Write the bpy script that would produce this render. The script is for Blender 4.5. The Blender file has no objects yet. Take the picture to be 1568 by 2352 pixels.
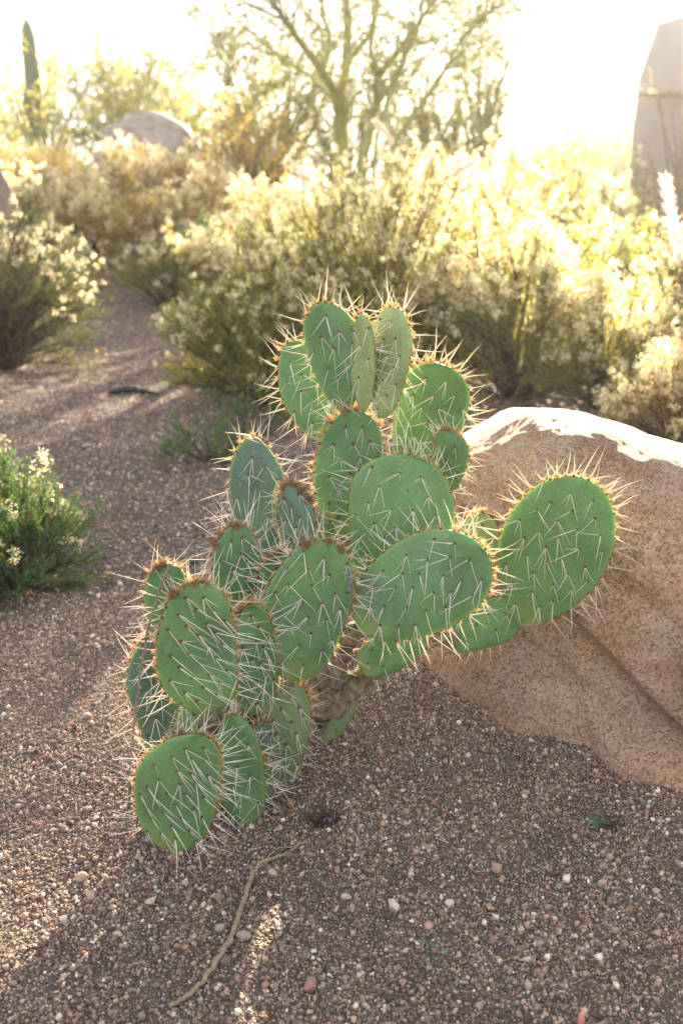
import bpy, math
import numpy as np
from mathutils import Vector
S = bpy.context.scene
COL = S.collection
R = math.radians

# ------------------------------------------------------------------ camera, sky, sun, exposure
CAM_H, PITCH = 1.2, R(18.0)
cam = bpy.data.cameras.new('camera')
camo = bpy.data.objects.new('camera', cam)
COL.objects.link(camo)
camo.location = (0, 0, CAM_H)
camo.rotation_euler = (math.pi/2 - PITCH, 0, 0)
cam.sensor_fit = 'VERTICAL'
cam.sensor_height = 36
cam.sensor_width = 24
cam.lens = 35
cam.clip_end = 3000
cam.clip_start = 0.05
cam.dof.use_dof = True
cam.dof.focus_distance = 1.98
cam.dof.aperture_fstop = 3.6
S.camera = camo

SUN_EL, SUN_AZ = R(16.6), R(14)
w = bpy.data.worlds.new('World')
S.world = w
w.use_nodes = True
wn = w.node_tree
sky = wn.nodes.new('ShaderNodeTexSky')
sky.sky_type = 'NISHITA'
sky.sun_disc = False
sky.sun_elevation = SUN_EL
sky.sun_rotation = SUN_AZ
sky.air_density = 0.7
sky.dust_density = 0.8
sky.ozone_density = 0.3
sky_fill = wn.nodes.new('ShaderNodeMix')          # flat pale tint added to tame sunward glow and brighten shaded faces
sky_fill.data_type = 'RGBA'
sky_fill.inputs[0].default_value = .93
sky_fill.inputs[7].default_value = (1.30, 1.35, 1.48, 1)
wn.links.new(sky.outputs[0], sky_fill.inputs[6])
wn.links.new(sky_fill.outputs[2], wn.nodes['Background'].inputs[0])
wn.nodes['Background'].inputs[1].default_value = 0.12
sl = bpy.data.lights.new('sun', 'SUN')
sl.energy = 5.0
sl.angle = R(0.5)
sl.color = (1.0, 0.86, 0.66)
slo = bpy.data.objects.new('sun', sl)
COL.objects.link(slo)
SD = Vector((math.sin(SUN_AZ)*math.cos(SUN_EL), math.cos(SUN_AZ)*math.cos(SUN_EL), math.sin(SUN_EL)))
slo.rotation_euler = SD.to_track_quat('Z', 'Y').to_euler()
slo.location = (2, 6, 4)
S.view_settings.view_transform = 'Standard'
S.view_settings.look = 'None'
S.view_settings.gamma = 1
S.view_settings.exposure = 3.12
S.cycles.max_bounces = 12
S.cycles.diffuse_bounces = 8
S.cycles.transmission_bounces = 10
S.cycles.transparent_max_bounces = 8
S.cycles.use_denoising = True

# ------------------------------------------------------------------ helpers
FPX = 2287.0
CP, SP = math.cos(PITCH), math.sin(PITCH)
def at(u, v, y):
    """point of the place seen at (u, v) of the 1568 x 2352 photograph, y metres ahead of the camera"""
    a, b = (u-784)/FPX, (1176-v)/FPX
    t = y/(CP + b*SP)
    return np.array([a*t, y, CAM_H + t*(b*CP - SP)])
def ground_at(u, v, z=0.0):
    a, b = (u-784)/FPX, (1176-v)/FPX
    t = (CAM_H-z)/(SP - b*CP)
    return np.array([a*t, t*(CP+b*SP), z])

def nrm(a):
    a = np.asarray(a, float)
    return a/np.maximum(np.linalg.norm(a, axis=-1, keepdims=True), 1e-9)

def tag(o, label=None, cat=None, group=None, kind=None):
    if label: o['label'] = label
    if cat: o['category'] = cat
    if group: o['group'] = group
    if kind: o['kind'] = kind
    return o
def empty(name, loc, label, cat, group=None):
    o = bpy.data.objects.new(name, None)
    o.empty_display_size = .1
    COL.objects.link(o)
    o.location = tuple(float(c) for c in loc)
    return tag(o, label, cat, group)

def mesh(name, V, F, mat, parent=None, tint=None, smooth=False, loc=(0, 0, 0)):
    """V (n,3) world; F (m,k) or list of such arrays; parent carries loc"""
    V = np.asarray(V, np.float32) - np.asarray(loc, np.float32)
    if not isinstance(F, list): F = [F]
    F = [np.asarray(f, np.int32) for f in F if len(f)]
    me = bpy.data.meshes.new(name)
    me.vertices.add(len(V))
    me.vertices.foreach_set('co', V.ravel())
    li = np.concatenate([f.ravel() for f in F])
    lt = np.concatenate([np.full(len(f), f.shape[1], np.int32) for f in F])
    ls = np.concatenate([[0], np.cumsum(lt)[:-1]]).astype(np.int32)
    me.loops.add(len(li))
    me.loops.foreach_set('vertex_index', li)
    me.polygons.add(len(lt))
    me.polygons.foreach_set('loop_start', ls)
    me.polygons.foreach_set('loop_total', lt)
    if smooth:
        me.polygons.foreach_set('use_smooth', np.ones(len(lt), bool))
    me.update(calc_edges=True)
    if tint is not None:
        at_ = me.attributes.new('tint', 'FLOAT_COLOR', 'POINT')
        t = np.ones((len(V), 4), np.float32)
        t[:, :3] = tint
        at_.data.foreach_set('color', t.ravel())
    me.materials.append(mat)
    o = bpy.data.objects.new(name, me)
    COL.objects.link(o)
    if parent is not None: o.parent = parent
    else: o.location = tuple(float(c) for c in loc)
    return o

def tubes(P, rad, sides=4):
    """P (n,k,3) polylines, rad (n,k) radii -> V, F(quads) with closed tips"""
    P = np.asarray(P, float); rad = np.asarray(rad, float)
    n, k, _ = P.shape
    T = np.empty_like(P)
    T[:, 1:-1] = P[:, 2:] - P[:, :-2]
    T[:, 0] = P[:, 1]-P[:, 0]; T[:, -1] = P[:, -1]-P[:, -2]
    T = nrm(T)
    ref = np.where(np.abs(T[:, :1, 2:3]) > .9, np.array([1., 0, 0]), np.array([0, 0, 1.]))
    ref = np.broadcast_to(ref, T.shape)
    A = nrm(np.cross(T, ref)); B = np.cross(T, A)
    th = np.arange(sides)/sides*2*math.pi
    V = P[:, :, None, :] + rad[:, :, None, None]*(np.cos(th)[None, None, :, None]*A[:, :, None, :] + np.sin(th)[None, None, :, None]*B[:, :, None, :])
    base = (np.arange(n)*k*sides)[:, None, None] + (np.arange(k-1)*sides)[None, :, None]
    s = np.arange(sides)[None, None, :]; s2 = (s+1) % sides
    F = np.stack([base+s, base+s2, base+sides+s2, base+sides+s], -1).reshape(-1, 4)
    return V.reshape(-1, 3), F

def tube1(pts, rads, sides=8, sub=0, rng=None, jit=0):
    pts = np.asarray(pts, float); rads = np.asarray(rads, float)
    if sub:
        t = np.arange(len(pts)); tt = np.linspace(0, len(pts)-1, (len(pts)-1)*sub+1)
        # Catmull-Rom
        out = []
        for x in tt:
            i = min(int(x), len(pts)-2); f = x-i
            p0, p1, p2, p3 = pts[max(i-1, 0)], pts[i], pts[i+1], pts[min(i+2, len(pts)-1)]
            out.append(.5*((2*p1)+(-p0+p2)*f+(2*p0-5*p1+4*p2-p3)*f*f+(-p0+3*p1-3*p2+p3)*f**3))
        rads = np.interp(tt, t, rads); pts = np.array(out)
        if rng is not None:
            pts[1:-1] += rng.normal(0, jit, pts[1:-1].shape)
            rads = rads*(1+rng.normal(0, .09, len(rads)))
    V, F = tubes(pts[None], rads[None], sides)
    k = len(pts)
    caps = [np.arange(sides)[::-1][None], (np.arange(sides)+(k-1)*sides)[None]]
    return V, F, caps

def bez(P0, P1, P2, n):
    t = np.linspace(0, 1, n)[None, :, None]
    return (1-t)**2*P0[:, None]+2*t*(1-t)*P1[:, None]+t**2*P2[:, None]

class Bag:
    """several pieces that make ONE mesh"""
    def __init__(s): s.V = []; s.F = {}; s.T = []; s.n = 0
    def add(s, V, F, tint=None):
        V = np.asarray(V); s.V.append(V)
        for f in (F if isinstance(F, list) else [F]):
            f = np.asarray(f)
            if len(f): s.F.setdefault(f.shape[1], []).append(f+s.n)
        s.T.append(np.broadcast_to(np.asarray(tint if tint is not None else (1, 1, 1), float), (len(V), 3)))
        s.n += len(V)
    def tube(s, *a, tint=None, **k):
        V, F, c = tube1(*a, **k); s.add(V, [F]+c, tint)
    def build(s, name, mat, parent=None, smooth=False, loc=(0, 0, 0)):
        return mesh(name, np.concatenate(s.V), [np.concatenate(f) for f in s.F.values()], mat, parent, np.concatenate(s.T), smooth, loc)

# ------------------------------------------------------------------ materials
def newmat(name):
    m = bpy.data.materials.new(name); m.use_nodes = True
    nt = m.node_tree; nt.nodes.clear()
    out = nt.nodes.new('ShaderNodeOutputMaterial')
    return m, nt, out
def N(nt, typ, **kw):
    n = nt.nodes.new(typ)
    for k, v in kw.items():
        if k.startswith('_'): setattr(n, k[1:], v)
        else: n.inputs[k.replace('__', ' ')].default_value = v
    return n
def ramp(nt, fac, stops, interp='LINEAR'):
    r = nt.nodes.new('ShaderNodeValToRGB')
    r.color_ramp.interpolation = interp
    e = r.color_ramp.elements
    while len(e) < len(stops): e.new(.5)
    for el, (p, c) in zip(e, stops):
        el.position = p; el.color = (*c, 1) if len(c) == 3 else c
    nt.links.new(fac, r.inputs[0])
    return r.outputs[0]
def mixc(nt, a, b, fac, blend='MIX'):
    m = nt.nodes.new('ShaderNodeMix'); m.data_type = 'RGBA'; m.blend_type = blend
    for s, v in ((6, a), (7, b), (0, fac)):
        if isinstance(v, (int, float)): m.inputs[s].default_value = v
        elif isinstance(v, tuple): m.inputs[s].default_value = (*v, 1)
        else: nt.links.new(v, m.inputs[s])
    return m.outputs[2]
def gcoord(nt):
    return nt.nodes.new('ShaderNodeTexCoord').outputs['Object']

def leaf_mat(name, color, trans=.5, tcol=None, rough=.6):
    """thin leaf or petal: reflects and lets light through; colour varies leaf by leaf"""
    m, nt, out = newmat(name)
    a = N(nt, 'ShaderNodeAttribute', _attribute_name='tint')
    c = mixc(nt, color, a.outputs['Color'], 1.0, 'MULTIPLY')
    c2 = mixc(nt, tcol or color, a.outputs['Color'], 1.0, 'MULTIPLY')
    d = N(nt, 'ShaderNodeBsdfDiffuse'); t = N(nt, 'ShaderNodeBsdfTranslucent')
    g = N(nt, 'ShaderNodeBsdfGlossy', Roughness=rough*.7)
    g.inputs['Color'].default_value = (.8, .8, .8, 1)
    nt.links.new(c, d.inputs[0]); nt.links.new(c2, t.inputs[0])
    mx = N(nt, 'ShaderNodeMixShader', Fac=trans)
    nt.links.new(d.outputs[0], mx.inputs[1]); nt.links.new(t.outputs[0], mx.inputs[2])
    mg = N(nt, 'ShaderNodeMixShader', Fac=.05)
    nt.links.new(mx.outputs[0], mg.inputs[1]); nt.links.new(g.outputs[0], mg.inputs[2])
    nt.links.new(mg.outputs[0], out.inputs[0])
    return m

def bark_mat(name, c1, c2, scale=60, bump=.4):
    m, nt, out = newmat(name)
    co = gcoord(nt)
    no = N(nt, 'ShaderNodeTexNoise', Scale=scale, Detail=5.0, Roughness=.65)
    nt.links.new(co, no.inputs['Vector'])
    col = ramp(nt, no.outputs['Fac'], [(.3, c1), (.7, c2)])
    p = N(nt, 'ShaderNodeBsdfPrincipled', Roughness=.9)
    nt.links.new(col, p.inputs['Base Color'])
    b = N(nt, 'ShaderNodeBump', Strength=bump, Distance=.01)
    nt.links.new(no.outputs['Fac'], b.inputs['Height']); nt.links.new(b.outputs[0], p.inputs['Normal'])
    nt.links.new(p.outputs[0], out.inputs[0])
    return m

def pad_mat(name, c, c_low, c_edge=(.12, .2, .05)):
    """waxy cactus skin: darker mottling, corky base, slight bloom"""
    m, nt, out = newmat(name)
    co = gcoord(nt)
    n1 = N(nt, 'ShaderNodeTexNoise', Scale=9.0, Detail=4.0, Roughness=.6)
    n2 = N(nt, 'ShaderNodeTexNoise', Scale=160.0, Detail=3.0, Roughness=.6)
    n3 = N(nt, 'ShaderNodeTexNoise', Scale=42.0, Detail=2.0, Roughness=.5)
    for n in (n1, n2, n3): nt.links.new(co, n.inputs['Vector'])
    a = N(nt, 'ShaderNodeAttribute', _attribute_name='tint')   # r = height along the pad
    sep = nt.nodes.new('ShaderNodeSeparateColor'); nt.links.new(a.outputs['Color'], sep.inputs[0])
    dk = tuple(x*.58 for x in c)
    col = ramp(nt, n1.outputs['Fac'], [(.3, dk), (.62, c), (.8, (c[0]*1.5, c[1]*1.22, c[2]*1.1))])
    fine = ramp(nt, n2.outputs['Fac'], [(.35, (.86, .86, .86)), (.65, (1.08, 1.08, 1.08))])
    col = mixc(nt, col, fine, 1.0, 'MULTIPLY')
    low = ramp(nt, sep.outputs[0], [(.0, (1, 1, 1)), (.2, (0, 0, 0))])
    col = mixc(nt, col, c_low, low)
    # pale dusty scuffs
    sc = ramp(nt, n3.outputs['Fac'], [(.66, (0, 0, 0)), (.78, (.35, .35, .35))])
    col = mixc(nt, col, (.35, .4, .33), sc)
    # corky freckles
    vo = N(nt, 'ShaderNodeTexVoronoi', Scale=70.0); nt.links.new(co, vo.inputs['Vector'])
    fr = ramp(nt, vo.outputs['Distance'], [(.06, (.8, .8, .8)), (.10, (0, 0, 0))])
    gate = ramp(nt, n1.outputs['Fac'], [(.52, (0, 0, 0)), (.6, (1, 1, 1))])
    fr = mixc(nt, fr, gate, 1.0, 'MULTIPLY')
    col = mixc(nt, col, (.24, .2, .1), fr)
    n6 = N(nt, 'ShaderNodeTexNoise', Scale=23.0, Detail=6.0, Roughness=.7, Distortion=.8); nt.links.new(co, n6.inputs['Vector'])
    cork = ramp(nt, n6.outputs['Fac'], [(.675, (0, 0, 0)), (.70, (.75, .75, .75))])
    col = mixc(nt, col, (.30, .25, .15), cork)
    yel = ramp(nt, sep.outputs[1], [(.90, (0, 0, 0)), (.995, (.45, .45, .45))])
    col = mixc(nt, col, (.30, .33, .10), yel)
    p = N(nt, 'ShaderNodeBsdfPrincipled', Roughness=.52)
    p.inputs['Subsurface Weight'].default_value = .22
    p.inputs['Subsurface Radius'].default_value = (.6, 1.0, .25)
    p.inputs['Subsurface Scale'].default_value = .02
    p.inputs['Specular IOR Level'].default_value = .35
    nt.links.new(col, p.inputs['Base Color'])
    b = N(nt, 'ShaderNodeBump', Strength=.18, Distance=.002)
    nt.links.new(n2.outputs['Fac'], b.inputs['Height'])
    b2 = N(nt, 'ShaderNodeBump', Strength=.35, Distance=.008)
    nt.links.new(n1.outputs['Fac'], b2.inputs['Height']); nt.links.new(b.outputs[0], b2.inputs['Normal'])
    nt.links.new(b2.outputs[0], p.inputs['Normal'])
    nt.links.new(p.outputs[0], out.inputs[0])
    return m

M = {}
M['pad_green'] = pad_mat('cactus_green', (.135, .265, .10), (.2, .24, .07))
M['pad_bright'] = pad_mat('cactus_bright_green', (.155, .295, .112), (.21, .27, .08))
M['pad_blue'] = pad_mat('cactus_blue_green', (.14, .225, .15), (.16, .21, .12))
M['pad_yellow_lit'] = pad_mat('cactus_yellow_green_lit', (.31, .39, .16), (.25, .3, .1))  # sunlight through the upper pads put into the colour; lower pad's own tone
M['pad_old'] = pad_mat('cactus_old_olive', (.19, .26, .11), (.26, .22, .12))
M['spine'] = leaf_mat('spine_straw', (.96, .92, .83), .35, (1.0, .84, .62))
M['bristle'] = leaf_mat('bristle_rust', (.62, .42, .2), .5, (1.0, .76, .46))
M['wood'] = bark_mat('cactus_wood', (.04, .026, .018), (.42, .31, .2), 55, 1.0)
M['twig'] = bark_mat('twig_bark', (.06, .04, .028), (.15, .105, .075), 90)
M['twig_pale'] = bark_mat('pale_twig_bark', (.16, .12, .08), (.36, .28, .2), 90)
M['green_bark'] = bark_mat('green_bark', (.24, .24, .07), (.38, .37, .12), 14)
M['leaf_green'] = leaf_mat('leaf_green', (.17, .21, .055), .6, (.44, .45, .09))
M['leaf_deep'] = leaf_mat('leaf_deep_green', (.07, .17, .07), .5, (.2, .36, .08))
M['leaf_olive'] = leaf_mat('leaf_olive', (.15, .17, .05), .6, (.46, .44, .10))
M['leaf_tree'] = leaf_mat('leaf_tree', (.13, .14, .035), .35, (.19, .19, .035))
M['leaf_dusky'] = leaf_mat('leaf_dusky', (.10, .125, .06), .45, (.20, .23, .08))
M['leaf_gold'] = leaf_mat('leaf_gold', (.33, .26, .075), .6, (.68, .54, .15))
M['leaf_grey'] = leaf_mat('leaf_grey_green', (.25, .26, .15), .5, (.42, .42, .2))
M['flower'] = leaf_mat('flower_cream', (.93, .82, .54), .6, (1.0, .88, .55))
M['yellow'] = leaf_mat('flower_yellow', (.7, .42, .03), .4, (.8, .5, .05))
M['plume'] = leaf_mat('plume_pink', (.85, .78, .68), .5, (.95, .8, .68))
M['grass'] = leaf_mat('straw_grass', (.5, .42, .22), .5, (.7, .6, .3))

def ground_mat():
    m, nt, out = newmat('desert_soil')
    co = gcoord(nt)
    n1 = N(nt, 'ShaderNodeTexNoise', Scale=1.7, Detail=6.0, Roughness=.6)
    n2 = N(nt, 'ShaderNodeTexNoise', Scale=190.0, Detail=5.0, Roughness=.75)
    n3 = N(nt, 'ShaderNodeTexNoise', Scale=14.0, Detail=6.0, Roughness=.7)
    v = N(nt, 'ShaderNodeTexVoronoi', Scale=150.0, Randomness=1.0)
    v2 = N(nt, 'ShaderNodeTexVoronoi', Scale=62.0, Randomness=1.0)
    for n in (n1, n2, n3, v, v2): nt.links.new(co, n.inputs['Vector'])
    soil = ramp(nt, n3.outputs['Fac'], [(.3, (.075, .054, .042)), (.55, (.13, .098, .078)), (.75, (.19, .15, .12))])
    big = ramp(nt, n1.outputs['Fac'], [(.35, (.8, .78, .76)), (.65, (1.12, 1.08, 1.02))])
    soil = mixc(nt, soil, big, 1.0, 'MULTIPLY')
    sepv = nt.nodes.new('ShaderNodeSeparateColor'); nt.links.new(v.outputs['Color'], sepv.inputs[0])
    grit = ramp(nt, sepv.outputs[0], [(.0, (.06, .045, .038)), (.25, (.2, .14, .11)), (.5, (.31, .22, .175)), (.75, (.24, .21, .195)), (.93, (.52, .45, .39))])
    gmask = ramp(nt, v.outputs['Distance'], [(.38, (1, 1, 1)), (.55, (0, 0, 0))])
    g2 = ramp(nt, n2.outputs['Fac'], [(.42, (0, 0, 0)), (.5, (1, 1, 1))])
    gm = mixc(nt, gmask, g2, 1.0, 'MULTIPLY')
    col = mixc(nt, soil, grit, gm)
    sepw = nt.nodes.new('ShaderNodeSeparateColor'); nt.links.new(v2.outputs['Color'], sepw.inputs[0])
    peb = ramp(nt, sepw.outputs[1], [(0, (.12, .09, .075)), (.4, (.3, .21, .16)), (.8, (.4, .33, .28)), (1, (.6, .54, .48))])
    pm = ramp(nt, v2.outputs['Distance'], [(.3, (1, 1, 1)), (.38, (0, 0, 0))])
    pm2 = ramp(nt, sepw.outputs[2], [(.55, (0, 0, 0)), (.6, (.85, .85, .85))])
    pm = mixc(nt, pm, pm2, 1.0, 'MULTIPLY')
    col = mixc(nt, col, peb, pm)
    p = N(nt, 'ShaderNodeBsdfPrincipled', Roughness=.95)
    p.inputs['Specular IOR Level'].default_value = .2
    nt.links.new(col, p.inputs['Base Color'])
    h = nt.nodes.new('ShaderNodeMath'); h.operation = 'MULTIPLY_ADD'
    nt.links.new(gm, h.inputs[0]); h.inputs[1].default_value = .6
    nt.links.new(n2.outputs['Fac'], h.inputs[2])
    h2 = nt.nodes.new('ShaderNodeMath'); h2.operation = 'MULTIPLY_ADD'
    nt.links.new(pm, h2.inputs[0]); h2.inputs[1].default_value = 1.0; nt.links.new(h.outputs[0], h2.inputs[2])
    b = N(nt, 'ShaderNodeBump', Strength=1.0, Distance=.005)
    nt.links.new(h2.outputs[0], b.inputs['Height']); nt.links.new(b.outputs[0], p.inputs['Normal'])
    nt.links.new(p.outputs[0], out.inputs[0])
    return m
def stone_mat():
    m, nt, out = newmat('gravel_stone')
    a = N(nt, 'ShaderNodeAttribute', _attribute_name='tint')
    n = N(nt, 'ShaderNodeTexNoise', Scale=420.0, Detail=3.0, Roughness=.7)
    nt.links.new(gcoord(nt), n.inputs['Vector'])
    r = ramp(nt, n.outputs['Fac'], [(.35, (.6, .58, .56)), (.65, (1.15, 1.12, 1.1))])
    c = mixc(nt, a.outputs['Color'], r, 1.0, 'MULTIPLY')
    p = N(nt, 'ShaderNodeBsdfPrincipled', Roughness=.85)
    nt.links.new(c, p.inputs['Base Color']); nt.links.new(p.outputs[0], out.inputs[0])
    b = N(nt, 'ShaderNodeBump', Strength=.5, Distance=.002)
    nt.links.new(n.outputs['Fac'], b.inputs['Height']); nt.links.new(b.outputs[0], p.inputs['Normal'])
    return m
def granite_mat(name='granite', tone=(1, 1, 1)):
    m, nt, out = newmat(name)
    co = gcoord(nt)
    v = N(nt, 'ShaderNodeTexVoronoi', Scale=210.0); n2 = N(nt, 'ShaderNodeTexNoise', Scale=190.0, Detail=4.0, Roughness=.7)
    n1 = N(nt, 'ShaderNodeTexNoise', Scale=2.2, Detail=6.0, Roughness=.6); n4 = N(nt, 'ShaderNodeTexNoise', Scale=38.0, Detail=8.0, Roughness=.8)
    for n in (v, n1, n2, n4): nt.links.new(co, n.inputs['Vector'])
    s = nt.nodes.new('ShaderNodeSeparateColor'); nt.links.new(v.outputs['Color'], s.inputs[0])
    T = lambda c: tuple(c[i]*tone[i] for i in range(3))
    grain = ramp(nt, s.outputs[0], [(0, T((.09, .07, .06))), (.12, T((.2, .145, .11))), (.3, T((.42, .255, .155))), (.6, T((.50, .33, .215))), (.85, T((.56, .43, .31)))], 'CONSTANT')
    soft = ramp(nt, n2.outputs['Fac'], [(.38, T((.22, .145, .105))), (.48, T((.41, .25, .15))), (.6, T((.56, .385, .25)))])
    col = mixc(nt, grain, soft, .42)
    patch = ramp(nt, n1.outputs['Fac'], [(.32, (.62, .56, .52)), (.5, (1, .97, .93)), (.7, (1.15, 1.0, .9))])
    col = mixc(nt, col, patch, 1.0, 'MULTIPLY')
    mpb = nt.nodes.new('ShaderNodeMapping'); mpb.inputs['Scale'].default_value = (1.3, 2.0, 4.2); mpb.inputs['Rotation'].default_value = (0, .7, .3)
    nt.links.new(co, mpb.inputs[0]); n5 = N(nt, 'ShaderNodeTexNoise', Scale=1.9, Detail=7.0, Roughness=.62); nt.links.new(mpb.outputs[0], n5.inputs['Vector'])
    bands = ramp(nt, n5.outputs['Fac'], [(.30, (.50, .42, .36)), (.43, (.86, .78, .70)), (.52, (1.0, 1.0, 1.0)), (.68, (1.12, 1.02, .94)), (.76, (.8, .66, .52))])
    col = mixc(nt, col, bands, 1.0, 'MULTIPLY')
    # dark lichen flecks on some parts of the surface
    fl = ramp(nt, n4.outputs['Fac'], [(.48, (1, 1, 1)), (.54, (.34, .28, .23))])
    lg = ramp(nt, n1.outputs['Fac'], [(.52, (.0, .0, .0)), (.70, (.6, .6, .6))])
    col = mixc(nt, col, mixc(nt, (1, 1, 1), fl, lg), 1.0, 'MULTIPLY')
    p = N(nt, 'ShaderNodeBsdfPrincipled', Roughness=.82)
    nt.links.new(col, p.inputs['Base Color'])
    b = N(nt, 'ShaderNodeBump', Strength=.6, Distance=.006); nt.links.new(n2.outputs['Fac'], b.inputs['Height'])
    b2 = N(nt, 'ShaderNodeBump', Strength=.6, Distance=.03); nt.links.new(n4.outputs['Fac'], b2.inputs['Height'])
    nt.links.new(b.outputs[0], b2.inputs['Normal']); nt.links.new(b2.outputs[0], p.inputs['Normal'])
    nt.links.new(p.outputs[0], out.inputs[0])
    return m
M['granite'] = granite_mat('granite', (1.08, 1.11, 1.19))
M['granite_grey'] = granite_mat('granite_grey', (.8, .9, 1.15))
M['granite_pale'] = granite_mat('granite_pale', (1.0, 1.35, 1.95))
M['stone'] = stone_mat()

# ------------------------------------------------------------------ ground
def smooth(a, b, x):
    t = np.clip((np.asarray(x, float)-a)/(b-a), 0, 1); return t*t*(3-2*t)
_rg = np.random.default_rng(5)
_W = [(_rg.uniform(0, 6.28), _rg.uniform(0, 6.28), f) for f in (1.1, 1.9, 3.1, 5.3, 8.7, 14., 23.)]
def gz(x, y):
    x = np.asarray(x, float); y = np.asarray(y, float)
    z = 0
    for k, (a, p, f) in enumerate(_W):
        z = z + .012/(1+k)**.8*np.sin(f*(x*math.cos(a)+y*math.sin(a))+p)*np.cos(f*.7*(x*math.sin(a)-y*math.cos(a))+2*p)
    side = 1-smooth(-1.0, 3.0, x-.12*y)
    z = z + 1.15*smooth(9.0, 18.0, y)*side - .0*y
    # two burrow holes and the soil heaped at the foot of the cactus
    for hx, hy, r, d in HOLES:
        q = ((x-hx)**2+(y-hy)**2)/r**2
        z = z - d*np.exp(-q*1.3) + d*.22*np.exp(-(np.sqrt(q)-1.5)**2*4)
    z = z + .035*np.exp(-(((x+.12)/.35)**2+((y-2.05)/.3)**2))
    z = z + .045*np.exp(-((np.hypot((x-1.13)/1.04, (y-2.76)/.9)-1)/.12)**2)*(1+.4*np.sin(7*x+4*y))
    return z
h1 = ground_at(738, 1893); h2 = ground_at(1397, 1905)
HOLES = [(h1[0], h1[1], .034, .045), (h2[0], h2[1], .022, .035)]
def axis(segs):
    return np.unique(np.concatenate([np.linspace(a, b, n) for a, b, n in segs]))
gx = axis([(-400, -40, 20), (-40, -6, 40), (-6, -1.3, 60), (-1.3, 1.3, 260), (1.3, 6, 60), (6, 40, 40), (40, 400, 20)])
gy = axis([(-60, -2, 15), (-2, .8, 25), (.8, 2.6, 230), (2.6, 9, 130), (9, 30, 90), (30, 120, 30), (120, 1500, 25)])
X, Y = np.meshgrid(gx, gy)
V = np.stack([X, Y, gz(X, Y)], -1).reshape(-1, 3)
nx = len(gx); I = (np.arange(len(gy)-1)[:, None]*nx+np.arange(nx-1)[None]).ravel()
g = mesh('ground', V, np.stack([I, I+1, I+nx+1, I+nx], -1), ground_mat(), smooth=True)
tag(g, 'brown sandy desert soil under gravel', 'ground', kind='structure')

# gravel
phi = (1+5**.5)/2
ICO_V = nrm(np.array([(-1, phi, 0), (1, phi, 0), (-1, -phi, 0), (1, -phi, 0), (0, -1, phi), (0, 1, phi), (0, -1, -phi), (0, 1, -phi), (phi, 0, -1), (phi, 0, 1), (-phi, 0, -1), (-phi, 0, 1)], float))
ICO_F = np.array([(0, 11, 5), (0, 5, 1), (0, 1, 7), (0, 7, 10), (0, 10, 11), (1, 5, 9), (5, 11, 4), (11, 10, 2), (10, 7, 6), (7, 1, 8), (3, 9, 4), (3, 4, 2), (3, 2, 6), (3, 6, 8), (3, 8, 9), (4, 9, 5), (2, 4, 11), (6, 2, 10), (8, 6, 7), (9, 8, 1)])
CUB_V = np.array([(x, y, z) for x in (-1, 1) for y in (-1, 1) for z in (-1, 1)], float)*.62
CUB_F = np.array([(0, 1, 3, 2), (4, 6, 7, 5), (0, 4, 5, 1), (2, 3, 7, 6), (0, 2, 6, 4), (1, 5, 7, 3)])
PEB = np.array([(.32, .21, .155), (.40, .27, .205), (.26, .18, .14), (.22, .17, .145), (.47, .35, .265), (.56, .47, .39), (.64, .57, .50), (.10, .075, .06), (.38, .21, .14), (.30, .26, .24), (.16, .11, .08)])
PEBP = np.array([16, 15, 14, 10, 11, 7, 4, 8, 5, 6, 8.]); PEBP /= PEBP.sum()
def rot_mats(rng, n, amt=1.0):
    q = nrm(rng.normal(size=(n, 4))*np.array([1, amt, amt, 1]))
    w_, x, y, z = q.T
    return np.stack([np.stack([1-2*(y*y+z*z), 2*(x*y-w_*z), 2*(x*z+w_*y)], -1), np.stack([2*(x*y+w_*z), 1-2*(x*x+z*z), 2*(y*z-w_*x)], -1), np.stack([2*(x*z-w_*y), 2*(y*z+w_*x), 1-2*(x*x+y*y)], -1)], 1)
def pebbles(rng, pos, size, ico=True, sink=.25):
    n = len(pos)
    bv, bf = (ICO_V, ICO_F) if ico else (CUB_V, CUB_F)
    v = bv[None]*(1+rng.normal(0, .2, (n, len(bv), 1)))+rng.normal(0, .13, (n, len(bv), 3))
    v = v*rng.uniform(.55, 1.15, (n, 1, 3))*np.array([1, 1, .85])
    v = np.einsum('nij,nvj->nvi', rot_mats(rng, n), v)
    v = v*size[:, None, None]*.5
    v = v+pos[:, None, :]+np.array([0, 0, 1.])*(size*(.5-sink))[:, None, None]*.6
    f = bf[None]+(np.arange(n)*len(bv))[:, None, None]
    c = PEB[rng.choice(len(PEB), n, p=PEBP)]*rng.uniform(.8, 1.45, (n, 1))*np.array([1.0, .985, .94])
    return v.reshape(-1, 3), f.reshape(-1, bf.shape[1]), np.repeat(c, len(bv), 0)
def scatter(rng, n, y0, y1, margin):
    # uniform over the trapezoid the camera can see, plus a margin
    y = y0+(y1-y0)*rng.random(int(n*2.6)); hw = .40*y+margin
    keep = rng.random(len(y)) < hw/hw.max()
    y = y[keep][:n]; hw = hw[keep][:n]
    x = rng.uniform(-1, 1, len(y))*hw
    return np.stack([x, y, gz(x, y)], -1)
def clump_keep(rng, P, lo=.35):
    d = .5+.5*np.sin(P[:, 0]*9+2*np.sin(P[:, 1]*5.3))*np.cos(P[:, 1]*11+1.7*np.sin(P[:, 0]*6.1))
    ok = rng.random(len(P)) < lo+(1-lo)*d
    for hx, hy, r, dd in HOLES:
        ok &= ((P[:, 0]-hx)**2+(P[:, 1]-hy)**2) > (r*1.1)**2
    return P[ok]
rng = np.random.default_rng(11)
bag = Bag()
P = clump_keep(rng, scatter(rng, 100000, .85, 2.9, .18), .38); bag.add(*pebbles(rng, P, rng.gamma(5, .00072, len(P))+.0019))
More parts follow.
